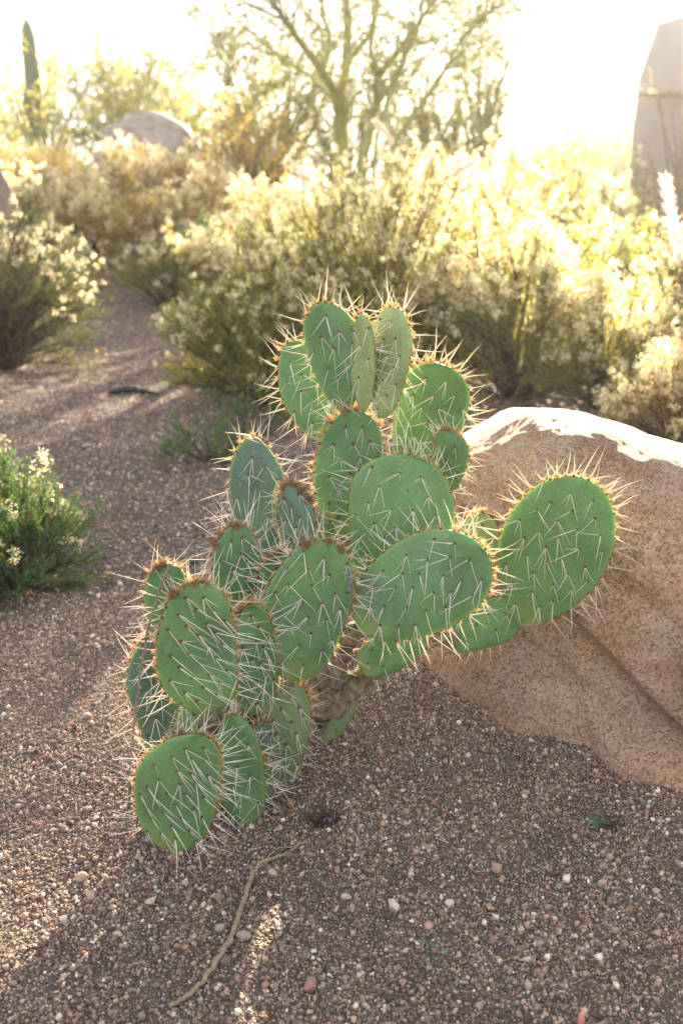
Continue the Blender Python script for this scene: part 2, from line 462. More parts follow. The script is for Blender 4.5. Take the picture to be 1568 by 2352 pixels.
P = clump_keep(rng, scatter(rng, 15000, .85, 2.9, .2), .25); bag.add(*pebbles(rng, P, rng.gamma(2.6, .0018, len(P))+.005))
P = clump_keep(rng, scatter(rng, 210000, .85, 2.9, .15), .7); bag.add(*pebbles(rng, P, rng.uniform(.0016, .0042, len(P)), False))
P = scatter(rng, 150000, 2.5, 11, .3); bag.add(*pebbles(rng, P, rng.gamma(5, .0016, len(P))+.004, False))
P = scatter(rng, 220, .9, 9, .3); bag.add(*pebbles(rng, P, rng.uniform(.013, .024, len(P))))
go = bag.build('gravel', M['stone'])
tag(go, 'coarse pinkish brown decomposed granite gravel', 'gravel', kind='stuff')

# dropped spines, stalk bits and rootlets lying between the stones
P = scatter(rng, 620, .9, 4.0, .2); n = len(P); a = rng.uniform(0, 6.28, n); l = rng.gamma(2.2, .008, n)+.006
D = np.stack([np.cos(a)*l, np.sin(a)*l, rng.normal(.002, .003, n)], -1); P = P+np.array([0, 0, .006])
V, F = tubes(bez(P, P+D*.5+rng.normal(0, 1, (n, 3))*l[:, None]*.12, P+D, 5), np.array([[.6, 1, 1, .9, .4]])*rng.uniform(.0004, .001, (n, 1)), 4)
tag(mesh('plant_litter', V, F, M['stone'], None, np.repeat(np.array([(.50, .42, .32), (.30, .22, .15), (.16, .11, .08)])[rng.integers(0, 3, n)], 20, 0)), 'dry straw bits and dropped spines strewn over the gravel', 'litter', kind='stuff')

# ------------------------------------------------------------------ the prickly pear
ROOT = np.array([ground_at(705, 1712)[0], ground_at(705, 1712)[1], 0.0])
cactus = empty('prickly_pear_cactus', ROOT, 'large green prickly pear cactus with long white spines leaning against the granite boulder', 'cactus')
VIEW = None
def pad(name_mat, bu, bv, db, tu, tv, dt, wpx, turn=0., tc=.58, bris=1.0, sp=1.0, seed=0, thick=.0095, label=None, sweep=0., neck=.3, gap=.045, droop=1.0, slant=0., sq=2.0, tufts=()):
    rng = np.random.default_rng(1000+seed)
    B = at(bu, bv, db); Tp = at(tu, tv, dt)
    ax = Tp-B; L = np.linalg.norm(ax); ax /= L
    mid = (B+Tp)/2; view = nrm(np.array([0, 0, CAM_H])-mid)
    side = nrm(np.cross(ax, view)); nor = np.cross(side, ax)
    nor = nor if nor@view > 0 else -nor
    side = np.cross(nor, ax)*-1
    side = -side if side[0] < 0 else side      # side points to the right of the picture
    tr = R(turn)
    s2 = side*math.cos(tr)+nor*math.sin(tr); n2 = nor*math.cos(tr)-side*math.sin(tr)
    dist = np.linalg.norm(mid-np.array([0, 0, CAM_H]))
    W = wpx/FPX*dist*.5/max(.25, abs(math.cos(tr))) * 1.0
    def prof(t):
        t = np.asarray(t, float)
        up = np.clip(1-np.abs((t-tc)/(1-tc))**sq, 0, 1)**(1/sq)
        q = np.clip((tc-t)/tc, 0, 1)
        lo = (1-(1-neck)*q**2.0)*np.sqrt(np.clip(1-q**9, 0, 1))
        return np.where(t > tc, up, lo)
    bend = rng.uniform(-.02, .02)*L; ph = rng.uniform(0, 6.28); ph2 = rng.uniform(0, 6.28)
    def centre(t, x):   # x in -1..1 across
        t = np.asarray(t); x = np.asarray(x)
        o = bend*(1-(2*t-1)**2) + .0045*np.sin(5*t+ph+3*x)
        return o
    def point(t, x, face):
        """face +1 front, -1 back; x -1..1"""
        t = np.asarray(t, float); x = np.asarray(x, float)
        w_ = W*prof(t)
        wob = 1+.03*np.sin(7*t+ph)*np.sign(x)+.075*np.sin(4.2*t+ph2+np.where(x > 0, 1.9, 0.))
        th = thick*np.clip(prof(t), 0, 1)**.55*(np.clip(1-np.abs(x)**2.6, 0, 1))**.5*(1+.25*(1-t))
        c = centre(t, x)
        off = sweep*L*4*t*(1-t)
        return B+ax*(t*L)[..., None]+s2*(w_*x*wob+off)[..., None]+n2*(c+face*th)[..., None]
    nt_, nc = 34, 40
    tt = .5-.5*np.cos(np.linspace(0, math.pi, nt_)); tt = .5*tt+.5*np.linspace(0, 1, nt_)
    tt = np.clip(tt, .0, 1)
    th = np.arange(nc)/nc*2*math.pi
    Tg, H = np.meshgrid(tt, th, indexing='ij')
    xx = np.cos(H); face = np.sin(H)
    w_ = point(Tg, xx, 0)
    thh = (point(Tg, xx, 1)-w_)@n2
    V = w_+n2*(thh*np.sign(face))[..., None]
    tint = np.stack([Tg, np.abs(xx), xx*.5+.5], -1).reshape(-1, 3)
    idx = np.arange(nt_*nc).reshape(nt_, nc)
    F = np.stack([idx[:-1], np.roll(idx[:-1], -1, 1), np.roll(idx[1:], -1, 1), idx[1:]], -1).reshape(-1, 4)
    V = V.reshape(-1, 3)
    po = mesh('pad', V, [F, idx[0][::-1][None]], M[name_mat], cactus, tint, True, ROOT)
    if label: po['label'] = label
    # areoles on both faces and round the rim
    A, D, rim = [], [], []
    rows = int(L/gap*1.15)+1
    for fc in (1, -1):
        for r_ in range(rows+1):
            t = (r_+.5)/(rows+.6)
            n_ = int(2*W*prof(t)/gap)+1
            for c_ in range(-n_, n_+1):
                x = (c_+.5*(r_ % 2)+rng.uniform(-.13, .13))*gap/(W*max(prof(t), .15))
                t2 = t+rng.uniform(-.13, .13)*gap/L+.02*x
                if abs(x) > .86 or not .06 < t2 < .95: continue
                A.append(point(t2, x, fc)); D.append(n2*fc*.9+s2*x*.35); rim.append(0)
    per = [(t, s_) for t in np.arange(.12, .9, gap*.5/L) for s_ in (-1, 1)]
    for t, s_ in per:
        A.append(point(t+rng.uniform(-.01, .01), s_*.999, 0)); D.append(s2*s_+ax*(t-.55)*1.1); rim.append(1)
    nt2 = max(7, int(2.4*W/(gap*.25)))
    for k in range(nt2):
        a_ = math.pi*(k+.5)/nt2
        if math.sin(a_) < .42 and False: continue
        t = tc+(1-tc)*math.sin(a_)
        if t < .88: continue
        x = math.cos(a_)/max(prof(t), 1e-3)
        A.append(B+ax*(t*L)+s2*(W*math.cos(a_)+sweep*L*4*t*(1-t))+n2*centre(t, 0)); D.append(ax*math.sin(a_)+s2*math.cos(a_)*.8); rim.append(1)
    A = np.array(A); D = nrm(D); rim = np.array(rim)
    down = np.array([0, 0, -1.0])
    # spines
    P0, DI, LE = [], [], []
    for a_, d_, r_ in zip(A, D, rim):
        n_ = rng.choice([1, 2, 3, 4], p=[.1, .34, .34, .22]) if not r_ else rng.choice([1, 2, 3, 4], p=[.25, .35, .25, .15])
        for j in range(n_):
            if r_:
                d = nrm(d_+rng.normal(0, .38, 3)+down*.1)
            else:
                d = nrm(d_*rng.uniform(.2, .6)+down*rng.uniform(.5, 1.1)*droop+s2*(slant+rng.normal(0, .58))+rng.normal(0, .12, 3))
            P0.append(a_); DI.append(d); LE.append((rng.uniform(.014, .062) if j else rng.uniform(.036, .076))*sp*(1.12 if r_ else 1))
    P0, DI, LE = np.array(P0), np.array(DI), np.array(LE)
    crv = nrm(np.cross(DI, rng.normal(size=DI.shape)))*rng.uniform(0, .17, (len(DI), 1))
    k = np.array([0, .14, .6, 1.0])
    PP = P0[:, None]+DI[:, None]*(k[None, :, None]*LE[:, None, None])+crv[:, None]*(k**2)[None, :, None]*LE[:, None, None]
    rr = np.array([.0008, .0007, .00046, .0001])[None]*(.55+.6*LE[:, None]/.06)
    sv, sf = tubes(PP, rr, 4)
    st = np.repeat(rng.uniform(.8, 1.15, (len(P0), 1))*np.array([[1, 1, 1]]), 16, 0)
    # spine bases are browner
    st = st.reshape(len(P0), 4, 4, 3); st[:, 0] *= np.array([.82, .6, .45]); st = st.reshape(-1, 3)
    mesh('spine_needles', sv, sf, M['spine'], po, st, False, ROOT)
    # glochid bristle tufts
    P0, DI, LE, TN = [], [], [], []
    for t_, s_ in tufts:      # thick brush of bristles on an old rim areole
        t_ = t_ if t_ < .995 else .995
        e_ = B+ax*(t_*L)+s2*(W*prof(t_)*s_+sweep*L*4*t_*(1-t_))+n2*centre(t_, 0)
        d_ = nrm(ax*max(.15, (t_-tc)/(1-tc))*1.1+s2*s_*.8)
        P0.append(e_-d_*.004+rng.normal(0, .0035, (170, 3))); DI.append(nrm(d_+rng.normal(0, .42, (170, 3))))
        LE.append(rng.uniform(.006, .0155, 170)); TN.append(np.full(170, .72))
    for a_, d_, r_ in zip(A, D, rim):
        if (a_-B)@ax < .04*L: continue
        big = bris*(1.0+1.0*r_)
        n_ = int(14+8*big+10*r_)
        topness = ((a_-B)@ax/L) if r_ else .3
        ln = (.0034+.0060*(r_*topness**2))*(.55+.5*bris)*rng.uniform(.6, 1.25); n_ = int(n_*rng.uniform(.4, 1.1))
        d = nrm(d_+rng.normal(0, .55, (n_, 3)))
        P0.append(a_+rng.normal(0, .0012*(1+r_*bris), (n_, 3))); DI.append(d); LE.append(ln*rng.uniform(.5, 1.25, n_)); TN.append(np.full(n_, 1.15 if r_ else .42+.15*bris))
    P0, DI, LE = np.concatenate(P0), np.concatenate(DI), np.concatenate(LE)
    PP = P0[:, None]+DI[:, None]*(np.array([0, 1.0])[None, :, None]*LE[:, None, None])
    bv_, bf = tubes(PP, np.tile([.0005, .00014], (len(P0), 1)), 3)
    bt = np.repeat(rng.uniform(.6, 1.2, (len(P0), 1))*np.concatenate(TN)[:, None]*np.array([[1, 1, 1]]), 6, 0)
    cv = A[:, None]+ICO_V[None]*(.0022+.0009*bris)*rng.uniform(.7, 1.2, (len(A), 1, 1))
    cf = (ICO_F[None]+(np.arange(len(A))*12)[:, None, None]).reshape(-1, 3)+len(bv_)
    bv_ = np.concatenate([bv_, cv.reshape(-1, 3)]); bf = [bf, cf]; bt = np.concatenate([bt, np.tile([.30, .22, .2], (len(A)*12, 1))])
    mesh('bristle_needles', bv_, bf, M['bristle'], po, bt, False, ROOT)
    return po

PADS = [
 # mat, base u,v,y, tip u,v,y, width, options
 ('pad_green', 798, 950, 2.11, 738, 693, 2.13, 124, dict(tc=.62, turn=8, neck=.25)),
 ('pad_green', 748, 1012, 2.14, 668, 785, 2.20, 122, dict(tc=.55, turn=-15, neck=.35)),
 ('pad_yellow_lit', 834, 945, 2.095, 832, 718, 2.10, 58, dict(tc=.55, turn=35)),
 ('pad_yellow_lit', 872, 962, 2.08, 906, 703, 2.09, 96, dict(tc=.62, turn=52, neck=.35)),
 ('pad_green', 795, 1245, 2.06, 812, 940, 2.10, 162, dict(tc=.60, bris=2.2, tufts=[(.9, -1), (.97, -.6), (.99, .4)], neck=.45, sp=.75, label='upper trunk pad with thick rust brown tufts')),
 ('pad_green', 960, 1110, 2.20, 1003, 832, 2.17, 172, dict(tc=.68, neck=.55)),
 ('pad_green', 1035, 1130, 2.08, 1028, 985, 2.08, 84, dict(tc=.6, turn=30, bris=1.3, sp=.8, tufts=[(.99, 0)])),
 ('pad_bright', 872, 1372, 1.93, 950, 1048, 1.97, 238, dict(tc=.62, neck=.5, gap=.048, sq=2.15)),
 ('pad_bright', 822, 1442, 1.80, 1118, 1268, 1.75, 236, dict(tc=.56, neck=.33, gap=.042, sweep=-.03)),
 ('pad_bright', 662, 1565, 1.79, 752, 1240, 1.80, 200, dict(tc=.56, neck=.45, bris=1.1, gap=.044, tufts=[(.99, .3), (.96, .8), (.94, -.9)])),
 ('pad_bright', 1192, 1432, 2.00, 1352, 1100, 1.94, 238, dict(tc=.58, neck=.22, gap=.046)),
 ('pad_green', 1020, 1470, 2.06, 1196, 1398, 2.06, 112, dict(tc=.55, sp=.5, neck=.7)),
 ('pad_green', 828, 1540, 1.96, 985, 1440, 2.02, 96, dict(tc=.5, sp=.5, neck=.7)),
 ('pad_yellow_lit', 1092, 1330, 2.22, 1108, 1178, 2.22, 86, dict(tc=.6, bris=2.2, sp=.35, tufts=[(.99, 0), (.95, .9), (.85, 1), (.75, 1)])),
 ('pad_blue', 625, 1275, 2.02, 572, 1002, 2.00, 134, dict(tc=.5, turn=-20, neck=.75, sq=1.8, label='bluish green pad standing up behind the left cluster')),
 ('pad_blue', 690, 1270, 1.96, 668, 1108, 1.95, 82, dict(tc=.5, bris=2.2, sp=.6, turn=15, gap=.032, tufts=[(.99, 0), (.9, 1), (.75, 1), (.95, -.9)])),
 ('pad_green', 752, 1250, 2.0, 722, 1182, 2.0, 62, dict(tc=.5, bris=1.6, sp=.5)),
 ('pad_green', 572, 1440, 1.87, 533, 1207, 1.86, 118, dict(tc=.6, turn=-25, bris=1.5, gap=.036, tufts=[(.88, -1), (.93, -.8), (.995, 0), (.98, .6)], neck=.75, slant=.4)),
 ('pad_green', 628, 1520, 1.86, 640, 1266, 1.87, 92, dict(tc=.6, turn=-20, bris=1.6, neck=.6, tufts=[(.96, -.9), (.99, 0)])),
 ('pad_green', 385, 1475, 1.80, 378, 1290, 1.80, 100, dict(tc=.55, turn=-20, bris=1.3, neck=.6, tufts=[(.99, -.2), (.96, -.8)])),
 ('pad_bright', 478, 1638, 1.62, 448, 1335, 1.60, 180, dict(tc=.48, neck=.6, bris=1.2, gap=.032, sweep=-.02, slant=1.0, sq=2.3, tufts=[(.93, -.9), (.99, .1), (.97, .6)])),
 ('pad_green', 600, 1640, 1.74, 572, 1388, 1.73, 108, dict(tc=.5, turn=-35, bris=2.0, neck=.6, gap=.034, tufts=[(.97, -.7), (.93, -1), (.86, -1), (.99, .4)])),
 ('pad_blue', 402, 1745, 1.78, 332, 1472, 1.76, 122, dict(tc=.5, turn=-15, bris=1.2, neck=.75, tufts=[(.99, 0)])),
 ('pad_bright', 385, 1950, 1.55, 462, 1688, 1.54, 182, dict(tc=.5, neck=.5, bris=.9, gap=.032, slant=1.0, sq=2.2, sweep=-.045, tufts=[(.95, -.85)])),
 ('pad_green', 572, 1905, 1.68, 530, 1640, 1.68, 108, dict(tc=.45, neck=.5, sp=.8)),
 ('pad_old', 628, 1822, 1.80, 668, 1560, 1.82, 120, dict(tc=.5, turn=-28, bris=2.0, tufts=[(.9, -.9), (.75, -1), (.6, -1), (.45, -1), (.3, -1)], gap=.036, neck=.35, sp=.75, thick=.013, label='old olive pad with a bristly left edge at the foot of the plant')),
 ('pad_green', 515, 1775, 1.80, 520, 1600, 1.82, 120, dict(tc=.5, neck=.7, sp=.8)),
 ('pad_blue', 592, 1795, 1.77, 598, 1652, 1.78, 62, dict(tc=.5, turn=-30, neck=.7, bris=1.8)),
 ('pad_green', 462, 1725, 1.74, 470, 1585, 1.76, 92, dict(tc=.5, turn=25, neck=.7, gap=.036)),
 ('pad_blue', 560, 1690, 1.80, 545, 1530, 1.82, 88, dict(tc=.5, turn=-20, neck=.7, gap=.036, bris=1.3)),
 ('pad_green', 585, 1890, 1.72, 590, 1740, 1.73, 74, dict(tc=.5, turn=-25, neck=.7, gap=.036, bris=1.3)),
 ('pad_old', 735, 1700, 1.96, 815, 1548, 2.0, 74, dict(tc=.5, neck=.7, sp=.4, bris=1.2, label='withered olive brown pad low on the trunk')),
]
for i, p_ in enumerate(PADS):
    pad(*p_[:8], seed=i, **p_[8])
# woody stem
rng = np.random.default_rng(3)
b = Bag()
def stemline(pts, rads, jit=.003):
    P = np.array([at(*p) for p in pts]); b.tube(P, rads, sides=14, sub=6, rng=rng, jit=jit)
stemline([(690, 1745, 1.99), (728, 1680, 1.99), (745, 1600, 1.99), (770, 1500, 2.0), (790, 1380, 2.03), (800, 1230, 2.07)], [.05, .045, .038, .034, .03, .026])
stemline([(760, 1640, 1.99), (830, 1560, 1.99), (900, 1512, 2.0), (985, 1478, 2.02), (1050, 1455, 2.05)], [.03, .022, .017, .016, .014])
stemline([(715, 1690, 1.97), (640, 1620, 1.90), (610, 1520, 1.87)], [.03, .026, .02])
stemline([(760, 1560, 1.99), (700, 1560, 1.9), (660, 1565, 1.8)], [.026, .02, .014])
stemline([(690, 1720, 1.96), (600, 1760, 1.84), (540, 1730, 1.82), (500, 1680, 1.76), (480, 1640, 1.66)], [.03, .024, .022, .02, .014])
stemline([(600, 1650, 1.87), (590, 1440, 1.88), (600, 1340, 1.92), (630, 1270, 2.0)], [.024, .02, .018, .016])
stemline([(500, 1690, 1.8), (430, 1740, 1.8), (400, 1750, 1.8)], [.02, .018, .014])
stemline([(790, 1400, 2.03), (880, 1300, 2.08), (950, 1120, 2.16)], [.022, .02, .018])
stemline([(800, 1440, 2.0), (850, 1400, 1.96), (872, 1372, 1.94)], [.02, .018, .014])
stemline([(790, 1500, 1.98), (800, 1465, 1.88), (830, 1440, 1.81)], [.02, .018, .014])
b.build('woody_stem', M['wood'], cactus, True, ROOT)

# ------------------------------------------------------------------ boulders
def fbm(P, seed, octs, base):
    r_ = np.random.default_rng(seed); out = 0; amp = 1
    for o in range(octs):
        for k in range(4):
            d = nrm(r_.normal(size=3))*base*2**o; p = r_.uniform(0, 6.28)
            e = nrm(r_.normal(size=3))*base*2**o*.7
            out = out+amp*np.sin(P@d+p+1.3*np.sin(P@e))/4
        amp *= .52
    return out
def sphere(n):
    th = np.linspace(0, math.pi, n); ph_ = np.arange(2*n)/(2*n)*2*math.pi
    T_, P_ = np.meshgrid(th, ph_, indexing='ij')
    V = np.stack([np.sin(T_)*np.cos(P_), np.sin(T_)*np.sin(P_), np.cos(T_)], -1)
    idx = np.arange(n*2*n).reshape(n, 2*n)
    F = np.stack([idx[:-1], idx[1:], np.roll(idx[1:], -1, 1), np.roll(idx[:-1], -1, 1)], -1).reshape(-1, 4)
    return V.reshape(-1, 3), F
def big_boulder():
    c = np.array([1.13, 2.76, .02])
    V, F = sphere(300)
    e = 2.35
    r_ = (np.abs(V[:, 0]/1.02)**e+np.abs(V[:, 1]/.88)**e+np.abs(V[:, 2])**e)**(-1/e)
    P = V*r_[:, None]
    # lean: lower to the right
    # a steep face to the front, the top falling away behind it and down to the right
    P[:, 2] *= np.interp(P[:, 0], [-1.05, -.85, -.68, -.52, -.35, -.15, .2, .8], [.56, .84, .88, .78, .66, .56, .52, .47])
    P[:, 2] *= 1-.45*smooth(-.5, .85, P[:, 1])
    n_ = fbm(P, 4, 5, 2.6)
    n2_ = fbm(P, 9, 6, 9)
    P = P*(1+.055*n_+.018*n2_)[:, None]
    P[:, 1] -= .06*smooth(-.75, -.3, P[:, 0])+(.17*smooth(-.93, -.70, P[:, 0])-.05*smooth(-.6, -.2, P[:, 0]))*smooth(.34, .02, P[:, 2])
    # two diagonal ledges down the front face
    def ledge(x0, z0, x1, z1, wdt, depth):
        t = np.clip(((P[:, 0]-x0)*(x1-x0)+(P[:, 2]-z0)*(z1-z0))/((x1-x0)**2+(z1-z0)**2), 0, 1)
        cx = x0+t*(x1-x0); cz = z0+t*(z1-z0)
        sd = ((P[:, 0]-cx)*(z1-z0)-(P[:, 2]-cz)*(x1-x0))/math.hypot(x1-x0, z1-z0)
        sd = sd+.03*np.sin(P[:, 0]*9+P[:, 2]*5)
        d2 = np.hypot(P[:, 0]-cx, P[:, 2]-cz)
        front = smooth(.1, -.25, P[:, 1])
        fade = np.exp(-(d2/.16)**2)
        below = 1/(1+np.exp(-sd/wdt))       # below/left of the line steps inwards
        groove = np.exp(-(sd/wdt/1.1)**2)
        return front*fade*(depth*below+depth*.45*groove)
    def crack(u0, v0, u1, v1, y, wdt, depth):
        a_, b_ = at(u0, v0, y)-c, at(u1, v1, y)-c
        return ledge(a_[0], a_[2], b_[0], b_[2], wdt, depth)
    P[:, 1] += crack(1205, 1415, 1430, 1560, 2.0, .007, .05) + crack(1430, 1560, 1640, 1690, 1.95, .008, .05)
    P[:, 1] += crack(1020, 1480, 1290, 1590, 2.0, .016, .045) + crack(1290, 1590, 1330, 1740, 1.92, .014, .05) + crack(1440, 1330, 1600, 1420, 2.05, .02, .025)
    return P+c, F, c
P, F, c = big_boulder()
bo = mesh('boulder', P, F, M['granite'], None, None, True, (c[0], c[1], 0))
tag(bo, 'large tan granite boulder with a sunlit top and diagonal cracks behind the cactus', 'boulder')
def small_boulder(name, u, v, y, wpx, hpx, mat, label, seed, flat=.75):
    p = at(u, v, y); s = 1/FPX*np.linalg.norm(p-np.array([0, 0, CAM_H]))
    z0 = float(gz(p[0], p[1]))
    V, F = sphere(40)
    P = V*np.array([wpx*s/2, wpx*s/2*flat, 1])
    top = p[2]-z0
    P[:, 2] *= top
    P = P*(1+.08*fbm(V*1.0, seed, 4, 2.2))[:, None]
    o = mesh(name, P+np.array([p[0], p[1], z0]), F, M[mat], None, None, True, (p[0], p[1], z0))
    return tag(o, label, 'boulder')
small_boulder('boulder', 345, 262, 15.5, 280, 0, 'granite_pale', 'rounded grey boulder half hidden by golden brush on the far slope', 2)
small_boulder('boulder', -5, 385, 11.0, 90, 0, 'granite_grey', 'dark grey boulder at the left border of the picture above the bushy shrub', 3)

# ------------------------------------------------------------------ shrubs
def leaves(rng, P, D, ln, wd, spread=.8, tint=.25, hue=None):
    """narrow quads starting at P, pointing about D"""
    n = len(P)
    d = nrm(D+rng.normal(0, spread, (n, 3))); s = nrm(np.cross(d, rng.normal(size=(n, 3))))
    l = (ln*rng.uniform(.6, 1.3, (n, 1))); w_ = wd*rng.uniform(.7, 1.3, (n, 1))
    V = np.stack([P, P+d*l*.55+s*w_*.5, P+d*l, P+d*l*.55-s*w_*.5], 1).reshape(-1, 3)
    F = np.arange(n*4).reshape(n, 4)
    t = rng.uniform(1-tint, 1+tint, (n, 1))*np.array([[1, 1, 1]])
    if hue is not None:
        t = t*np.where(rng.random((n, 1)) < .35, np.array([hue]), np.array([[1, 1, 1]]))
    return V, F, np.repeat(t, 4, 0)
def puffs(rng, C, r, n, ln):
    m_ = len(C)
    P = np.repeat(C, n, 0)
    d = nrm(rng.normal(size=(m_*n, 3)))
    P = P+d*r*rng.uniform(.2, 1, (m_*n, 1))
    V, F, t = leaves(rng, P, d, ln, ln*.8, .3, .15)
    return V, F, np.clip(t*np.repeat(rng.uniform(.7, 1.1, (m_, 1)), n*4, 0), 0, 1.2)
def shrub(label, cat, x, y, rx, ry, h, leaf='leaf_green', flower=None, n_main=46, n_twig=18, n_leaf=26, ln=.016, wd=.0035, fl=.5, fr=.014, yellow=0, seed=0, group=None, name='shrub', top_bias=.2, lean=(0, 0), twig='twig', skirt=.15, z=None):
    rng = np.random.default_rng(7000+seed)
    z0 = float(gz(x, y)) if z is None else z
    loc = (x, y, z0)
    root = empty(name, loc, label, cat, group)
    c = np.array(loc)
    n = n_main
    B = c+np.stack([rng.normal(0, .07*rx, n), rng.normal(0, .07*ry, n), np.full(n, -.02)], -1)
    a = rng.uniform(0, 2*math.pi, n); el = np.arcsin(rng.uniform(skirt, 1, n)**(1-top_bias*.5))
    k = rng.uniform(.72, 1.0, (n, 1))*(1+.12*np.sin(3*a+seed)+.08*np.sin(5*a+2*seed))[:, None]
    E = c+np.stack([np.cos(a)*np.cos(el)*rx, np.sin(a)*np.cos(el)*ry, np.sin(el)*h], -1)*k+np.array([lean[0], lean[1], 0])
    Mi = B*.5+E*.5+np.array([0, 0, 1])*(.12*h)+rng.normal(0, .05*h, (n, 3))
    main = bez(B, Mi, E, 7)
    rbase = .006+.010*h
    mv, mf = tubes(main, np.linspace(1, .22, 7)[None]*rbase*rng.uniform(.5, 1, (n, 1)), 4)
    # twigs
    m_ = n*n_twig
    ti = np.repeat(np.arange(n), n_twig); t = rng.uniform(.28, 1.0, m_)**.8
    q = t*6; i = np.minimum(q.astype(int), 5); f = (q-i)[:, None]
    S0 = main[ti, i]*(1-f)+main[ti, i+1]*f
    dm = nrm(main[ti, i+1]-main[ti, i])
    out = nrm((S0-c)*np.array([1, 1, .6]))
    d = nrm(dm*.7+out*.35+np.array([0, 0, .45])+rng.normal(0, .45, (m_, 3)))
    L_ = (.10+.20*h)*rng.uniform(.5, 1.1, m_)*(1.15-.45*t)
    E2 = S0+d*L_[:, None]
    tw = bez(S0, (S0+E2)/2+rng.normal(0, .12, (m_, 3))*L_[:, None]+np.array([0, 0, -.02]), E2, 4)
    tv, tf = tubes(tw, np.linspace(1, .3, 4)[None]*np.full((m_, 1), .0016+.0012*h), 3)
    bg = Bag(); bg.add(mv, mf); bg.add(tv, tf); bg.build('branches', M[twig], root, False, loc)
    # leaves along the twigs
    ni = np.repeat(np.arange(m_), n_leaf)
    q = rng.uniform(.05, 1, len(ni))*3; i = np.minimum(q.astype(int), 2); f = (q-i)[:, None]
    LP = tw[ni, i]*(1-f)+tw[ni, i+1]*f
    LD = d[ni]
    lv, lf, lt = leaves(rng, LP, LD*1.0, ln, wd, .75, .3, (1.35, 1.1, .8))
    mesh('foliage', lv, lf, M[leaf], root, lt, False, loc)
    if flower:
        hh = (E2[:, 2]-z0)/h; rad = np.linalg.norm((E2-c)/np.array([rx, ry, h]), axis=1)
        pr = .62*fl*np.clip((rad-.66)*4, 0, 1)*np.clip(hh*2.0-.45, .02, 1)
        sel = np.where(rng.random(m_) < pr)[0]
        if len(sel):
            C = E2[sel]
            C = np.repeat(C, 4, 0)+rng.normal(0, fr*1.25, (len(C)*4, 3))
            pv, pf, pt = puffs(rng, C, fr, 14, fr*.8)
            mesh('blossoms', pv, pf, M[flower], root, pt, False, loc)
    if yellow:
        sel = rng.choice(m_, min(m_, yellow), replace=False)
        pv, pf, pt = puffs(rng, E2[sel], fr*.6, 10, fr*.7)
        mesh('yellow_blossoms', pv, pf, M['yellow'], root, pt, False, loc)
    return root

def ux(u, y): return (u-784)/FPX*1.03*y
# near and middle shrubs
shrub('small feathery green shrub with fluffy cream seed heads on the gravel at far left', 'shrub', ux(10, 2.95), 2.95, .22, .27, .44, 'leaf_deep', 'flower', 46, 18, 64, .013, .0024, .22, .010, 26, seed=1, skirt=.0)
shrub('large dark olive shrub with thin upright stems left of the path', 'shrub', ux(20, 7.0), 7.0, .80, .8, 1.2, 'leaf_dusky', 'flower', 120, 26, 28, .018, .0045, .3, .016, 20, seed=2, top_bias=.3, skirt=.03)
shrub('low rounded shrub with a bare stem at the end of the path', 'shrub', ux(395, 10.2), 10.2, .55, .5, .75, 'leaf_olive', 'flower', 46, 18, 26, .022, .006, .5, .018, 30, seed=3, skirt=.3)
shrub('leafy green shrub with cream flower tufts just left of the tallest cactus pads', 'shrub', ux(610, 5.7), 5.7, .52, .5, .86, 'leaf_green', 'flower', 90, 22, 40, .017, .005, .5, .012, 60, seed=4, skirt=.0)
shrub('tall bright shrub covered in cream flowers directly behind the cactus', 'shrub', ux(850, 6.5), 6.5, .98, .75, 1.36, 'leaf_green', 'flower', 130, 26, 34, .02, .0055, .62, .015, 80, seed=5, skirt=.02)
shrub('spreading shrub with glowing cream flowers and bare brown twigs above the boulder', 'shrub', ux(1180, 6.0), 6.0, .85, .6, 1.02, 'leaf_green', 'flower', 100, 22, 34, .019, .0052, .75, .016, 30, seed=6, skirt=.12)
shrub('drooping cream flowered shrub at the right end of the blossom bank', 'shrub', ux(1375, 5.6), 5.6, .45, .42, .80, 'leaf_olive', 'flower', 56, 20, 32, .018, .005, .8, .014, 20, seed=7, skirt=.1)
shrub('tiny green weed with yellow buds in the shade at the foot of the flowering shrub', 'weed', ux(465, 4.5), 4.5, .24, .2, .24, 'leaf_deep', None, 16, 10, 30, .014, .004, 0, .01, 16, seed=8)
shrub('small leafy sprig growing low between the shrub and the cactus', 'weed', ux(575, 4.9), 4.9, .2, .18, .26, 'leaf_deep', None, 12, 9, 26, .014, .004, 0, .01, 8, seed=18)
shrub('sunlit cream flowered shrub behind the right shoulder of the boulder', 'shrub', ux(1540, 4.7), 4.7, .36, .34, .47, 'leaf_gold', 'flower', 50, 16, 22, .015, .0035, .9, .011, 10, seed=9)
shrub('pale grey green shrub at the right border beyond the boulder', 'shrub', ux(1560, 6.6), 6.6, .55, .5, .98, 'leaf_grey', 'flower', 56, 20, 26, .02, .005, .35, .013, 0, seed=10)
shrub('leafy yellow green shrub between the blossom bank and the right border', 'shrub', ux(1370, 8.6), 8.6, .85, .6, .95, 'leaf_green', 'flower', 60, 18, 26, .028, .010, .25, .016, 20, seed=11)
